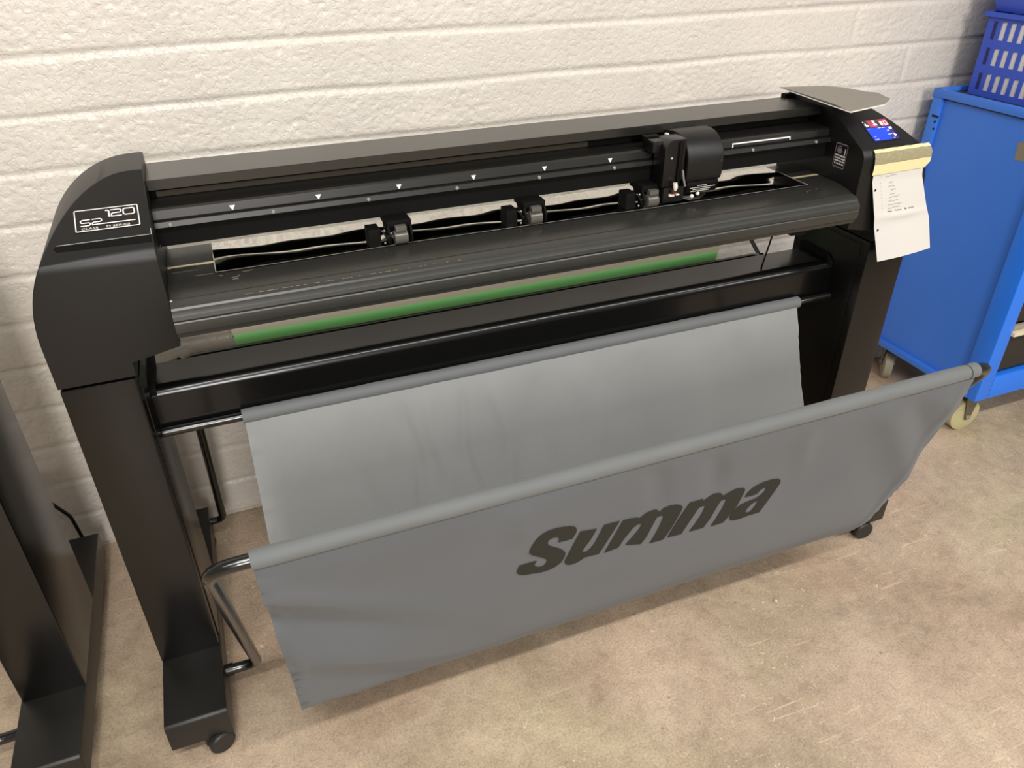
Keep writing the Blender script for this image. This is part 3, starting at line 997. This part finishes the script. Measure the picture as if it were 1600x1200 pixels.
LETTERS = [
    [[(0.5858,0.5065),(0.587,0.5144),(0.5898,0.5258),(0.6034,0.5266),(0.6226,0.5263),(0.62,0.5205),(0.6191,0.5138),(0.6223,0.5081),(0.6293,0.5035),(0.6368,0.5029),(0.6416,0.5072),(0.643,0.5157),(0.64,0.5229),(0.6322,0.5309),(0.6223,0.5389),(0.6106,0.5491),(0.6053,0.556),(0.6046,0.5631),(0.6073,0.5766),(0.614,0.5922),(0.6236,0.6025),(0.6356,0.6066),(0.6498,0.6072),(0.6644,0.6046),(0.6795,0.5995),(0.6885,0.5932),(0.6924,0.5845),(0.6927,0.5751),(0.6901,0.5669),(0.6872,0.56),(0.6733,0.5605),(0.6593,0.5624),(0.6606,0.5686),(0.6586,0.576),(0.6527,0.5807),(0.6454,0.5811),(0.6395,0.5775),(0.6381,0.5701),(0.642,0.5617),(0.6521,0.5525),(0.6642,0.5425),(0.6727,0.5333),(0.6787,0.5223),(0.6783,0.5097),(0.6733,0.4963),(0.6628,0.4881),(0.6518,0.4844),(0.6367,0.4841),(0.6175,0.4887),(0.6025,0.4914),(0.591,0.4977)]],
    [[(0.7012,0.5743),(0.735,0.567),(0.7266,0.5406),(0.7141,0.5138),(0.7156,0.5069),(0.722,0.5052),(0.7299,0.5111),(0.7373,0.5262),(0.7433,0.55),(0.7486,0.5714),(0.7806,0.5692),(0.7695,0.5377),(0.7513,0.4859),(0.7214,0.4888),(0.7162,0.4841),(0.7061,0.4793),(0.6945,0.4787),(0.6864,0.4825),(0.6813,0.4897),(0.6804,0.4974),(0.6884,0.5278)]],
    [[(0.7625,0.4839),(0.7875,0.568),(0.8033,0.5671),(0.8202,0.5628),(0.8207,0.5552),(0.8235,0.5609),(0.8343,0.5693),(0.848,0.5702),(0.858,0.567),(0.8645,0.5605),(0.8658,0.5572),(0.8724,0.5655),(0.8856,0.5699),(0.8979,0.5692),(0.9084,0.5638),(0.9133,0.5565),(0.9116,0.542),(0.9024,0.5062),(0.8903,0.472),(0.8598,0.4723),(0.865,0.4871),(0.8727,0.5184),(0.8767,0.5419),(0.87,0.5473),(0.8618,0.5451),(0.8564,0.5278),(0.8485,0.497),(0.8434,0.4846),(0.8395,0.4781),(0.8056,0.4898),(0.818,0.5104),(0.8269,0.5264),(0.8311,0.5406),(0.8216,0.5433),(0.813,0.5363),(0.7998,0.5109),(0.7909,0.4874)]],
    [[(0.898,0.4748),(0.911,0.5228),(0.9265,0.5651),(0.9559,0.564),(0.9569,0.5563),(0.9642,0.5603),(0.9797,0.5654),(0.9952,0.5629),(1.0017,0.5567),(1.0039,0.5515),(1.0135,0.5589),(1.0289,0.5649),(1.0452,0.5612),(1.0527,0.5549),(1.0537,0.5448),(1.0469,0.5064),(1.0274,0.4673),(0.9972,0.4677),(1.0028,0.4831),(1.0114,0.5144),(1.0146,0.5372),(1.01,0.5417),(1.0029,0.5402),(0.9974,0.5255),(0.9887,0.4946),(0.9795,0.4719),(0.9466,0.4731),(0.9546,0.4923),(0.9641,0.5215),(0.9669,0.5386),(0.9606,0.5425),(0.9524,0.5414),(0.946,0.5258),(0.9375,0.5007),(0.9292,0.4735)]],
    [[(1.0399,0.4742),(1.0389,0.4828),(1.0441,0.4974),(1.0563,0.5086),(1.072,0.5117),(1.0885,0.5129),(1.0975,0.5164),(1.1063,0.524),(1.1091,0.5342),(1.1034,0.5391),(1.0946,0.5353),(1.0901,0.5266),(1.0764,0.526),(1.0595,0.5287),(1.0629,0.54),(1.0724,0.5518),(1.0903,0.5577),(1.1125,0.558),(1.1295,0.5547),(1.139,0.5472),(1.1412,0.538),(1.1369,0.5212),(1.116,0.4614),(1.0873,0.4628),(1.0722,0.4613),(1.0561,0.4618),(1.0443,0.4671)], [(1.0769,0.4788),(1.0776,0.4873),(1.0852,0.4989),(1.0962,0.5034),(1.0999,0.4991),(1.0963,0.4859),(1.09,0.4736),(1.0805,0.4747)]],
]


def letter(loops):
    bm = bmesh.new()
    es = []
    for lp in loops:
        # smooth the traced outline a little
        vs = [bm.verts.new((x, 0, z)) for x, z in lp]
        for i in range(len(vs)):
            es.append(bm.edges.new((vs[i], vs[(i + 1) % len(vs)])))
    bmesh.ops.triangle_fill(bm, use_beauty=True, edges=es)
    xs = [v.co.x for v in bm.verts]
    z0, z1 = min(v.co.z for v in bm.verts), max(v.co.z for v in bm.verts)
    x = min(xs) + 0.008
    while x < max(xs):
        bmesh.ops.bisect_plane(bm, geom=bm.verts[:] + bm.edges[:] + bm.faces[:], plane_co=(x, 0, 0), plane_no=(1, 0, 0))
        x += 0.008
    z = z0 + 0.006
    while z < z1:
        bmesh.ops.bisect_plane(bm, geom=bm.verts[:] + bm.edges[:] + bm.faces[:], plane_co=(0, 0, z), plane_no=(0, 0, 1))
        z += 0.006
    for v in bm.verts:
        v.co = on_sling(v.co.x, v.co.z)
    return bm


m = MB()
m.bm.free()
m.bm = bmesh.new()
for loops in LETTERS:
    b = letter(loops)
    tmp = bpy.data.meshes.new('t')
    b.to_mesh(tmp)
    b.free()
    m.bm.from_mesh(tmp)
    bpy.data.meshes.remove(tmp)
for f in m.bm.faces:
    f.normal_update()
    if f.normal.y > 0:
        f.normal_flip()
m.build('lettering', 'letter', basket, recalc=False, angle=70, label='large dark italic word printed on the basket')

# ------------------------------------------------------------------ neighbouring stand on the left
side_stand = thing('plotter_stand', 'black steel leg and wide foot of the neighbouring stand at the left edge', 'stand', (-0.30, -0.42, 0))
DXN = -1.9985


def dup(o, parent, dx):
    c = o.copy()
    C.objects.link(c)
    c.parent = parent
    c.matrix_parent_inverse = root_matrix(parent).inverted()
    c.matrix_basis = Matrix.Translation((dx, 0, 0)) if parent == side_stand else Matrix.Identity(4)
    for ch in list(o.children):
        dup_child(ch, c)
    return c


def dup_child(o, parent):
    c = o.copy()
    C.objects.link(c)
    c.parent = parent
    c.matrix_parent_inverse = Matrix.Identity(4)
    c.matrix_basis = Matrix.Identity(4)
    for ch in list(o.children):
        dup_child(ch, c)


for o in list(plotter.children):
    n = o.name.split('.')[0]
    if n in ('leg', 'foot') and o.bound_box[0][0] > 1.0:
        dup(o, side_stand, DXN)
MB().prism([(-0.378, 0.722), (-0.384, 0.728), (-0.472, 0.728), (-0.4855, 0.7215), (-0.4875, 0.714), (-0.4875, 0.648), (-0.478, 0.640), (-0.384, 0.640)], 'x', 0.6 + DXN, XM - 0.038 + DXN).build('crossbeam', 'beam', side_stand)
MB().tube(fillet([(XM - 0.032 + DXN, -0.625, 0.082), (XM - 0.107 + DXN, -0.625, 0.078), (1.600 + DXN - 0.02, -0.98, 0.68)], 0.04), 0.0112, 14).build('basket_bar', 'tube', side_stand)
for o in list(plotter.children):
    if o.name.split('.')[0] == 'end_housing' and o.bound_box[0][0] > 1.0:
        c = o.copy(); C.objects.link(c); c.parent = side_stand
        c.matrix_parent_inverse = root_matrix(side_stand).inverted(); c.matrix_basis = Matrix.Translation((DXN, 0, 0))

m = MB().tube(fillet([(-0.40, -0.05, 0.30), (-0.33, -0.05, 0.235), (-0.288, -0.05, 0.16), (-0.275, -0.06, 0.06), (-0.285, -0.075, 0.006), (-0.42, -0.065, 0.006)], 0.05), 0.005, 10)
tag(m.build('power_cord', 'tube', angle=60), 'thin black cord hanging down the wall behind the left stand leg', 'cord')

# ------------------------------------------------------------------ loose media
m = MB()
NXv, NYv = 160, 24
vv = []
for i in range(NXv + 1):
    x = 0.2015 + (1.487 - 0.2015) * i / NXv
    col = []
    for j in range(NYv + 1):
        t = j / NYv
        yf = -0.5125 + 0.005 * math.exp(-((x - 0.62) / 0.18) ** 2) - 0.0035 * (x > 1.0)
        y = yf + (-0.3645 - yf) * t
        wv = 0.0004 * math.sin(x * 17 + 2 * t) * math.sin(t * 5 + x * 3) + 0.00016 * math.sin(x * 41 + t * 7) + 0.0006 * math.exp(-((x - 0.70) / 0.05) ** 2) * (1 - t)
        drop = 3.0 * max(0, -y - 0.515) ** 2
        col.append(m.bm.verts.new((x, y, 0.9520 + wv - drop)))
    vv.append(col)
for i in range(NXv):
    for j in range(NYv):
        m.bm.faces.new((vv[i][j], vv[i + 1][j], vv[i + 1][j + 1], vv[i][j + 1]))
film = m.build('vinyl_film', 'vinyl', recalc=False, angle=80)
tag(film, 'glossy black vinyl film lying on the plotter table under the rail', 'vinyl film')
m = MB()
edge = [(0.2013, -0.3645), (0.2013, -0.5125)] + [(0.2015 + (1.487 - 0.2015) * i / 60, -0.5128 + 0.005 * math.exp(-((0.2015 + 1.2855 * i / 60 - 0.62) / 0.18) ** 2) - 0.0035 * (0.2015 + 1.2855 * i / 60 > 1.0)) for i in range(61)] + [(1.4872, -0.3645)]
ribbon(m, edge, 0.0011, lambda x, y: Vector((x, y, 0.9527)))
m.build('backing_edge', 'cream_print', film, recalc=False, label='pale backing paper showing at the edge')

gr = thing('vinyl_roll', 'long green vinyl roll with a paler upper band lying on the rear bars behind the plotter', 'roll', (0.83, -0.20, 0.637))
YR, ZR, RR = -0.200, 0.696, 0.0585
MB().tube([(0.203, YR, ZR), (1.464, YR, ZR)], RR, 48).build('vinyl', 'green', gr, angle=40)
m = MB()
arc = [math.radians(a) for a in range(2, 131, 6)]
for i in range(40):
    xa, xb = 0.2005 + 1.266 * i / 40, 0.2005 + 1.266 * (i + 1) / 40
    for a, b in zip(arc, arc[1:]):
        m.poly([(x, YR - math.cos(t) * (RR + 0.0012), ZR + math.sin(t) * (RR + 0.0012)) for x, t in ((xa, a), (xb, a), (xb, b), (xa, b))], [(0, 1, 2, 3)])
m.build('upper_band', 'upper_band', gr, angle=60)  # pale beige band over the front and top of the roll
MB().cyl((0.1995, YR, ZR), (0.2025, YR, ZR), 0.03, 24).build('core', 'grey_edge', gr)

# thin sheet lying on the right housing
m = MB()
A_, B_, C_, E_, D_ = [Vector(v) for v in ((1.527, -0.317, 1.1245), (1.639, -0.341, 1.1235), (1.669, -0.521, 1.126), (1.623, -0.552, 1.1255), (1.510, -0.572, 1.1265))]
n = 20
g = []
for i in range(n + 1):
    u = i / n
    back = A_.lerp(B_, u)
    front = D_.lerp(E_, u / 0.72) if u < 0.72 else E_.lerp(C_, (u - 0.72) / 0.28)
    col = []
    for j in range(n + 1):
        v = j / n
        p = back.lerp(front, v)
        p = p + Vector((0, 0, 0.0035 * math.sin(PI * v) * (0.3 + u) + 0.004 * gs(v, 0.80, 0.10) * u - 0.004 * gs(v, 1.0, 0.12) * (1 - u) + 0.0005))
        col.append(p)
    g.append(col)
V0 = [[m.bm.verts.new(p) for p in c] for c in g]
for i in range(n):
    for j in range(n):
        m.bm.faces.new((V0[i][j], V0[i][j + 1], V0[i + 1][j + 1], V0[i + 1][j]))
sheet = m.build('vinyl_offcut', 'sheet', angle=80)
tag(sheet, 'thin grey sheet lying flat on top of the right end housing', 'sheet')
m = MB()
V1 = [[m.bm.verts.new(p - Vector((0, 0, 0.0016))) for p in c] for c in g]
for i in range(n):
    for j in range(n):
        m.bm.faces.new((V1[i][j], V1[i + 1][j], V1[i + 1][j + 1], V1[i][j + 1]))
m.poly([q for c in g[:1] for q in ([c[0], c[-1], c[-1] - Vector((0, 0, 0.0024)), c[0] - Vector((0, 0, 0.0024))])], [(0, 1, 2, 3)])
for c0, c1 in zip(g, g[1:]):
    m.poly([c0[-1], c1[-1], c1[-1] - Vector((0, 0, 0.0028)), c0[-1] - Vector((0, 0, 0.0028))], [(0, 1, 2, 3)])
m.build('backing', 'white', sheet, angle=80, label='white underside of the sheet')

# taped note on the right housing
note = thing('paper_note', 'white handwritten note taped to the front of the right end housing', 'note', (1.68, -0.60, 0.78))
rows = [((1.599, -0.5893, 0.995), (1.742, -0.5893, 0.996)), ((1.602, -0.5895, 0.965), (1.748, -0.5895, 0.965)), ((1.622, -0.600, 0.887), (1.780, -0.600, 0.886)), ((1.628, -0.603, 0.858), (1.792, -0.604, 0.862)), ((1.646, -0.620, 0.779), (1.8055, -0.620, 0.789))]
zs_ = [0, 0.14, 0.5, 0.63, 1.0]


def note_pt(u, v, lift=0.0):
    v = 1 - v
    k = 0
    while k < 3 and v > zs_[k + 1]:
        k += 1
    t = (v - zs_[k]) / (zs_[k + 1] - zs_[k])
    p = Vector(rows[k][0]).lerp(Vector(rows[k][1]), u).lerp(Vector(rows[k + 1][0]).lerp(Vector(rows[k + 1][1]), u), t)
    p.y += -0.004 * gs(v, 0.52, 0.035) * gs(u, 0.5, 0.4) - 0.004 * v * math.sin(u * PI) - lift
    return p


m = MB()
n1, n2 = 16, 40
g = [[m.bm.verts.new(note_pt(i / n1, j / n2)) for j in range(n2 + 1)] for i in range(n1 + 1)]
for i in range(n1):
    for j in range(n2):
        m.bm.faces.new((g[i][j], g[i + 1][j], g[i + 1][j + 1], g[i][j + 1]))
m.build('sheet_of_paper', 'paper', note, angle=80, recalc=False)
m = MB()
FN = lambda u, v: note_pt(u, v, 0.0009)
rs = random.Random(12)
words = [(0.905, 0.24, 0.46), (0.835, 0.32, 0.40), (0.795, 0.30, 0.42), (0.755, 0.34, 0.44), (0.715, 0.32, 0.42), (0.68, 0.30, 0.50), (0.64, 0.28, 0.46), (0.60, 0.26, 0.52), (0.565, 0.25, 0.48)]
for v, a, b in words:
    pts = []
    k = int((b - a) / 0.018)
    for q in range(k + 1):
        pts.append((a + (b - a) * q / k, v + rs.uniform(-0.006, 0.008) + (b - a) * 0.03 * q / k))
    ribbon(m, pts, 0.006, FN)
    ribbon(m, [(0.15, v), (0.155, v + 0.012)], 0.006, FN)
m.build('faint_writing', 'ink', note, recalc=False)
m = MB()
for a, b in ((0.24, 0.32), (0.37, 0.50), (0.56, 0.60), (0.63, 0.74)):
    pts = [(a + (b - a) * q / 6, 0.528 + a * 0.015 + (0.006 if q % 2 else -0.005)) for q in range(7)]
    ribbon(m, pts, 0.007, FN)
m.build('written_line', 'ink_dark', note, recalc=False)
for u, v in ((0.045, 0.775), (0.055, 0.345)):
    p = note_pt(u, v, 0.0008)
    m = MB()
    m.poly([p + Vector((0.0028 * math.cos(t * PI / 6), 0, 0.0034 * math.sin(t * PI / 6))) for t in range(12)], [tuple(range(12))])
    m.build('punched_hole', 'hole', note)

TP = [(-0.5790, 1.0342), (-0.5835, 1.0305), (-0.5868, 1.0255), (-0.5882, 1.0190), (-0.5888, 1.0120), (-0.5890, 1.0040)]


def tape_part(nm, mat, rows_):
    mm = MB()
    gg = []
    for r_ in rows_:
        gg.append([mm.bm.verts.new(Vector(r_[0]).lerp(Vector(r_[1]), k / 12) + Vector((0, -0.0008 * abs(math.sin(k * 1.3)), 0.0006 * math.sin(k * 2.1)))) for k in range(13)])
    for a, b in zip(gg, gg[1:]):
        for k in range(12):
            mm.bm.faces.new((a[k], a[k + 1], b[k + 1], b[k]))
    return mm.build(nm, mat, note, angle=80)


tape_part('tape_edge', 'tape', [((1.5935, -0.5800, 1.0355), (1.7515, -0.5800, 1.0365)), ((1.5935, -0.5855, 1.0295), (1.7545, -0.5855, 1.0305))])
tape_part('bubbled_tape', 'tape_thin', [((1.5935, -0.5857, 1.0293), (1.7545, -0.5857, 1.0303)), ((1.594, -0.5893, 1.0190), (1.7590, -0.5893, 1.0200)), ((1.596, -0.5902, 1.0045), (1.7600, -0.5902, 1.0065))])
tape_part('tape_strip', 'tape', [((1.5955, -0.5905, 1.0043), (1.7600, -0.5905, 1.0063)), ((1.5955, -0.5909, 0.994), (1.7592, -0.5909, 0.995)), ((1.5945, -0.5915, 0.9815), (1.7470, -0.5910, 0.9835))])

# ------------------------------------------------------------------ blue cart
cart = thing('tool_cart', 'blue painted steel workshop cart on cream castors standing beyond the plotter', 'cart', (2.9, -0.29, 0))
CX0, CX1, CY0, CY1, CZ0, CZ1 = 2.335, 3.45, -0.520, -0.056, 0.146, 1.013
sp = MB().box(CX0 + 0.012, CX0 + 0.016, CY0 + 0.02, CY1 - 0.005, CZ0 + 0.005, CZ1 - 0.01).build('side_panel', 'blue', cart)
MB().box(CX0, CX0 + 0.03, CY1 - 0.034, CY1, CZ0 + 0.004, CZ1 - 0.004).build('corner_post', 'blue', cart, bevel=0.003)
fp = MB().box(CX0, CX0 + 0.055, CY0, CY0 + 0.064, CZ0, CZ1 - 0.004).build('corner_post', 'blue_front', cart, bevel=0.004)
for z0, z1, nm in ((CZ1 - 0.024, CZ1, 'top_rail'), (CZ0, CZ0 + 0.022, 'bottom_rail')):
    MB().box(CX0 - 0.003, CX0 + 0.016, CY0 + 0.03, CY1 + 0.002, z0, z1).build(nm, 'blue', cart, bevel=0.003)
MB().box(CX0 + 0.055, CX1, CY0, CY0 + 0.028, CZ0, CZ0 + 0.082).build('front_rail', 'blue_front', cart, bevel=0.004)
MB().box(CX0 + 0.055, CX1, CY0, CY0 + 0.028, CZ1 - 0.09, CZ1).build('front_rail', 'blue_front', cart, bevel=0.004)
MB().box(CX0 + 0.016, CX1, CY1 - 0.006, CY1 - 0.002, CZ0 + 0.004, CZ1 - 0.012).build('back_panel', 'blue', cart)
MB().box(CX1 - 0.02, CX1, CY0 + 0.01, CY1, CZ0, CZ1 - 0.004).build('side_panel', 'blue', cart, bevel=0.003)
MB().box(CX0 + 0.002, CX1 - 0.002, CY1 - 0.014, CY1 + 0.001, CZ1 - 0.024, CZ1).build('back_rim', 'blue', cart, bevel=0.002)
MB().box(CX0 + 0.01, CX1 - 0.01, CY0 + 0.004, CY1 - 0.012, CZ1 - 0.03, CZ1 - 0.012).build('top_mat', 'mat', cart, bevel=0.002)
MB().box(CX0 + 0.018, CX1 - 0.022, CY0 + 0.004, CY1 - 0.01, CZ0 + 0.002, CZ0 + 0.014).build('floor_pan', 'blue', cart)
for z0, z1 in ((0.241, 0.372), (0.412, 0.66), (0.68, 0.91)):
    dr = MB().box(CX0 + 0.0565, CX1 - 0.025, CY0 + 0.012, CY1 - 0.02, z0, z1).build('drawer', 'bin', cart, bevel=0.003)
dr = MB().box(CX0 + 0.050, CX1 - 0.03, CY0 - 0.012, CY0 + 0.011, 0.377, 0.390).build('pale_slat', 'pale_edge', cart, bevel=0.001)
MB().box(CX0 + 0.056, CX1 - 0.03, CY0 + 0.001, CY0 + 0.0115, 0.393, 0.408).build('grey_slat', 'grey_edge', cart, bevel=0.001)
m = MB()
fx = CX0 - 0.0006
for y0, y1, z0, z1 in ((-0.096, -0.070, 0.931, 0.938),):
    m.poly([(fx, y0, z0), (fx, y1, z0), (fx, y1, z1), (fx, y0, z1)], [(0, 1, 2, 3)])
for y, z in ((-0.087, 0.919), (-0.089, 0.898)):
    m.poly([(fx, y + 0.0042 * math.cos(t * PI / 6), z + 0.0042 * math.sin(t * PI / 6)) for t in range(12)], [tuple(range(12))])
m.build('post_holes', 'hole', cart, recalc=False)
m = MB()
m.poly([(CX0 + 0.0112, -0.365, 0.925), (CX0 + 0.0112, -0.425, 0.93), (CX0 + 0.0112, -0.425, 0.880), (CX0 + 0.0112, -0.372, 0.876)], [(0, 1, 2, 3)])
m.build('tape_patch', 'tapebrown', cart, recalc=False)
MB().ball((CX0 - 0.004, -0.075, CZ0 + 0.012), 0.006, u=10, v=6).build('corner_bolt', 'zinc', cart)


def cart_caster(x, y, ax, mat):
    ax = Vector(ax).normalized()
    r = 0.056
    c = Vector((x, y, r))
    fk = MB()
    fk.cyl((x, y, 0.128), (x, y, 0.1455), 0.022, 16)
    fk.box(x - 0.03, x + 0.03, y - 0.03, y + 0.03, 0.138, 0.1455)
    d = Vector((-ax.y, ax.x, 0))
    for sgn in (-1, 1):
        o_ = c + ax * sgn * 0.0205
        vs = []
        for t in (-0.0015, 0.0015):
            for u, w in ((-0.026, 0.076), (0.026, 0.076), (0.013, -0.012), (-0.006, -0.012)):
                vs.append(o_ + d * u + Vector((0, 0, w)) + ax * t)
        fk.poly(vs, [(0, 1, 2, 3), (7, 6, 5, 4), (0, 4, 5, 1), (1, 5, 6, 2), (2, 6, 7, 3), (3, 7, 4, 0)])
    f_ = fk.build('caster', 'zinc', cart)
    MB().tube([c + ax * t for t in (-0.016, -0.015, -0.013, 0.013, 0.015, 0.016)], [0.03, 0.048, r, r, 0.048, 0.03], 32).build('wheel', mat, f_, angle=35)
    MB().tube([c - ax * 0.026, c + ax * 0.026], 0.007, 10).build('axle_bolt', 'screw', f_)


cart_caster(2.385, -0.462, (-0.06, -1, 0), 'caster_cream')
cart_caster(2.405, -0.112, (0.75, -0.65, 0), 'caster_grey')
cart_caster(3.38, -0.462, (0.42, -0.9, 0), 'caster_cream')

# ------------------------------------------------------------------ crates on the cart
def slotted_wall(m, P, length, z0, z1, slots, rows_, t):
    """P(s, z, d) -> point; slots: list of (s0, s1); rows: list of (z0, z1); real openings"""
    ss = sorted({0.0, length, *[a for q in slots for a in q]})
    zz = sorted({z0, z1, *[a for q in rows_ for a in q]})
    hole = lambda s, z: any(a < s < b for a, b in slots) and any(a < z < b for a, b in rows_)
    for d in (0.0, t):
        for a, b in zip(ss, ss[1:]):
            for e, f in zip(zz, zz[1:]):
                if not hole((a + b) / 2, (e + f) / 2):
                    m.poly([P(a, e, d), P(b, e, d), P(b, f, d), P(a, f, d)], [(0, 1, 2, 3)])
    for a, b in slots:
        for e, f in rows_:
            cs = [(a, e), (b, e), (b, f), (a, f)]
            for k in range(4):
                (s1, w1), (s2, w2) = cs[k], cs[(k + 1) % 4]
                m.poly([P(s1, w1, 0), P(s2, w2, 0), P(s2, w2, t), P(s1, w1, t)], [(0, 1, 2, 3)])


KX0, KX1, KY0, KY1, KZ0, KZ1 = 2.41, 3.0, -0.485, -0.108, 1.0015, 1.226
crate = thing('slotted_crate', 'blue plastic crate with rows of upright slots standing on the cart', 'crate', (2.7, -0.3, KZ0))
rows_ = [(1.155, 1.203), (1.087, 1.133), (1.018, 1.064)]
yslots = [(0.047 + 0.030 * k, 0.047 + 0.030 * k + 0.0165) for k in range(11)]
m = MB()
slotted_wall(m, lambda s, z, d: Vector((KX0 + d, KY1 - s, z)), KY1 - KY0, KZ0, KZ1, yslots, rows_, 0.002)
m.build('side_wall', 'crate', crate, recalc=False)
xslots = [(0.045 + 0.030 * k, 0.045 + 0.030 * k + 0.0165) for k in range(17)]
for yy, sg in ((KY1, -1), (KY0, 1)):
    m = MB()
    slotted_wall(m, lambda s, z, d: Vector((KX0 + 0.0045 + s, yy + sg * d, z)), KX1 - KX0 - 0.009, KZ0, KZ1, xslots, rows_, 0.004)
    m.build('long_wall', 'crate', crate, recalc=False)
m = MB()
slotted_wall(m, lambda s, z, d: Vector((KX1 - d, KY1 - s, z)), KY1 - KY0, KZ0, KZ1, yslots, rows_, 0.002)
m.build('side_wall', 'crate', crate, recalc=False)
MB().box(KX0 + 0.004, KX1 - 0.004, KY0 + 0.004, KY1 - 0.004, KZ0, KZ0 + 0.004).build('base', 'crate', crate)
m = MB()
for a, b, c, d in ((KX0 - 0.010, KX0 + 0.002, KY0 - 0.01, KY1 + 0.01), (KX1 - 0.002, KX1 + 0.010, KY0 - 0.01, KY1 + 0.01), (KX0, KX1, KY0 - 0.01, KY0 + 0.002), (KX0, KX1, KY1 - 0.002, KY1 + 0.010)):
    m.box(a, b, c, d, KZ1 - 0.012, KZ1)
m.build('rim', 'crate', crate)
m = MB()
for z0, z1 in rows_:
    m.poly([(KX0 - 0.0004, KY1 - 0.022, z0), (KX0 - 0.0004, KY1 - 0.033, z0), (KX0 - 0.0004, KY1 - 0.033, z1), (KX0 - 0.0004, KY1 - 0.022, z1)], [(0, 1, 2, 3)])
m.build('blind_slots', 'crate_dark', crate, recalc=False)
m = MB().box(KX0 + 0.0035, KX1 - 0.03, KY0 + 0.012, KY1 - 0.036, KZ0 + 0.0055, KZ1 - 0.004)
tag(m.build('white_carton', 'white', bevel=0.002), 'white carton seen through the slots inside the lower blue crate', 'carton')
m = MB()
zb, zt = KZ1 + 0.0015, KZ1 + 0.20
b0 = [(KX0 + 0.008, KY0 + 0.008), (KX1 - 0.008, KY0 + 0.008), (KX1 - 0.008, KY1 - 0.008), (KX0 + 0.008, KY1 - 0.008)]
b1 = [(KX0 - 0.004, KY0 - 0.004), (KX1 + 0.004, KY0 - 0.004), (KX1 + 0.004, KY1 + 0.004), (KX0 - 0.004, KY1 + 0.004)]
b2 = [(x0 + (0.004 if x0 < 2.7 else -0.004), y0 + (0.004 if y0 < -0.3 else -0.004)) for x0, y0 in b1]
vs = [(x, y, zb) for x, y in b0] + [(x0 + (x1 - x0) * 0.62, y0 + (y1 - y0) * 0.62, zb + 0.03) for (x0, y0), (x1, y1) in zip(b0, b1)] + [(x, y, zt) for x, y in b1] + [(x, y, zt) for x, y in b2] + [(x, y, zb + 0.02) for x, y in b0]
fs = [(3, 2, 1, 0), (16, 17, 18, 19)]
for lv in range(4):
    for k in range(4):
        a, b = lv * 4 + k, lv * 4 + (k + 1) % 4
        fs.append((a, b, b + 4, a + 4))
m.poly(vs, fs)
uc = m.build('solid_crate', 'crate', bevel=0.004)
tag(uc, 'dark blue solid-sided plastic crate stacked on top of the slotted crate', 'crate')

# ------------------------------------------------------------------ crumbs on the floor
rs = random.Random(5)


def crumb(x, y, r, mat, label):
    bm = bmesh.new()
    bmesh.ops.create_icosphere(bm, subdivisions=2, radius=r)
    for v in bm.verts:
        v.co = v.co * rs.uniform(0.75, 1.1)
        v.co.z *= 0.6
    zmin = min(v.co.z for v in bm.verts)
    for v in bm.verts:
        v.co += Vector((x, y, -zmin))
    mm = MB(); mm.bm.free(); mm.bm = bm
    tag(mm.build('floor_crumb', mat, angle=20), label, 'debris')


crumb(1.338, -0.858, 0.0055, 'debris', 'pale pebble on the bare floor in front of the basket')


# ------------------------------------------------------------------ light
def area(name, loc, target, sx, sy, power, col):
    l = bpy.data.lights.new(name, 'AREA')
    l.shape = 'RECTANGLE'; l.size = sx; l.size_y = sy; l.energy = power; l.color = col
    o = bpy.data.objects.new(name, l)
    o.location = loc
    o.rotation_euler = (Vector(target) - Vector(loc)).to_track_quat('-Z', 'Y').to_euler()
    C.objects.link(o)
    return o


w = bpy.data.worlds.new('room')
w.use_nodes = True
bg = w.node_tree.nodes['Background']
bg.inputs['Color'].default_value = (0.98, 0.96, 0.92, 1)
bg.inputs['Strength'].default_value = 0.25
bpy.context.scene.world = w
area('tube_light', (0.9, -2.5, 3.2), (0.9, -1.5, 0), 5.0, 0.10, 104, (1.0, 0.97, 0.92))
area('tube_light', (-0.16, -2.4, 3.2), (-0.16, -1.2, 0), 0.10, 1.6, 18, (1.0, 0.96, 0.94))  # unseen lamp added to lift the low wall between the stands
area('tube_light', (-0.1, -7.0, 3.1), (0.3, -0.4, 0.6), 1.3, 1.8, 240, (1.0, 0.96, 0.93))
area('tube_light', (4.8, -4.2, 3.0), (1.6, -0.4, 0.6), 1.2, 0.4, 40, (1.0, 0.95, 0.91))


# ------------------------------------------------------------------ camera
R3 = [[0.929281, -0.369337, -0.005167], [-0.20115, -0.494279, -0.845711], [0.309798, 0.786943, -0.533616]]
cam = bpy.data.cameras.new('camera')
cam.sensor_width = 36
cam.lens = 36 * 1202.2334 / 1600
co = bpy.data.objects.new('camera', cam)
mw = Matrix.Identity(4)
for i in range(3):
    mw[i][0] = R3[0][i]; mw[i][1] = -R3[1][i]; mw[i][2] = -R3[2][i]
mw[0][3], mw[1][3], mw[2][3] = 0.22636842, -1.87154687, 1.50748994
co.matrix_world = mw
C.objects.link(co)
bpy.context.scene.camera = co
vs_ = bpy.context.scene.view_settings
vs_.view_transform = 'Standard'
vs_.look = 'None'
vs_.exposure = 0.0
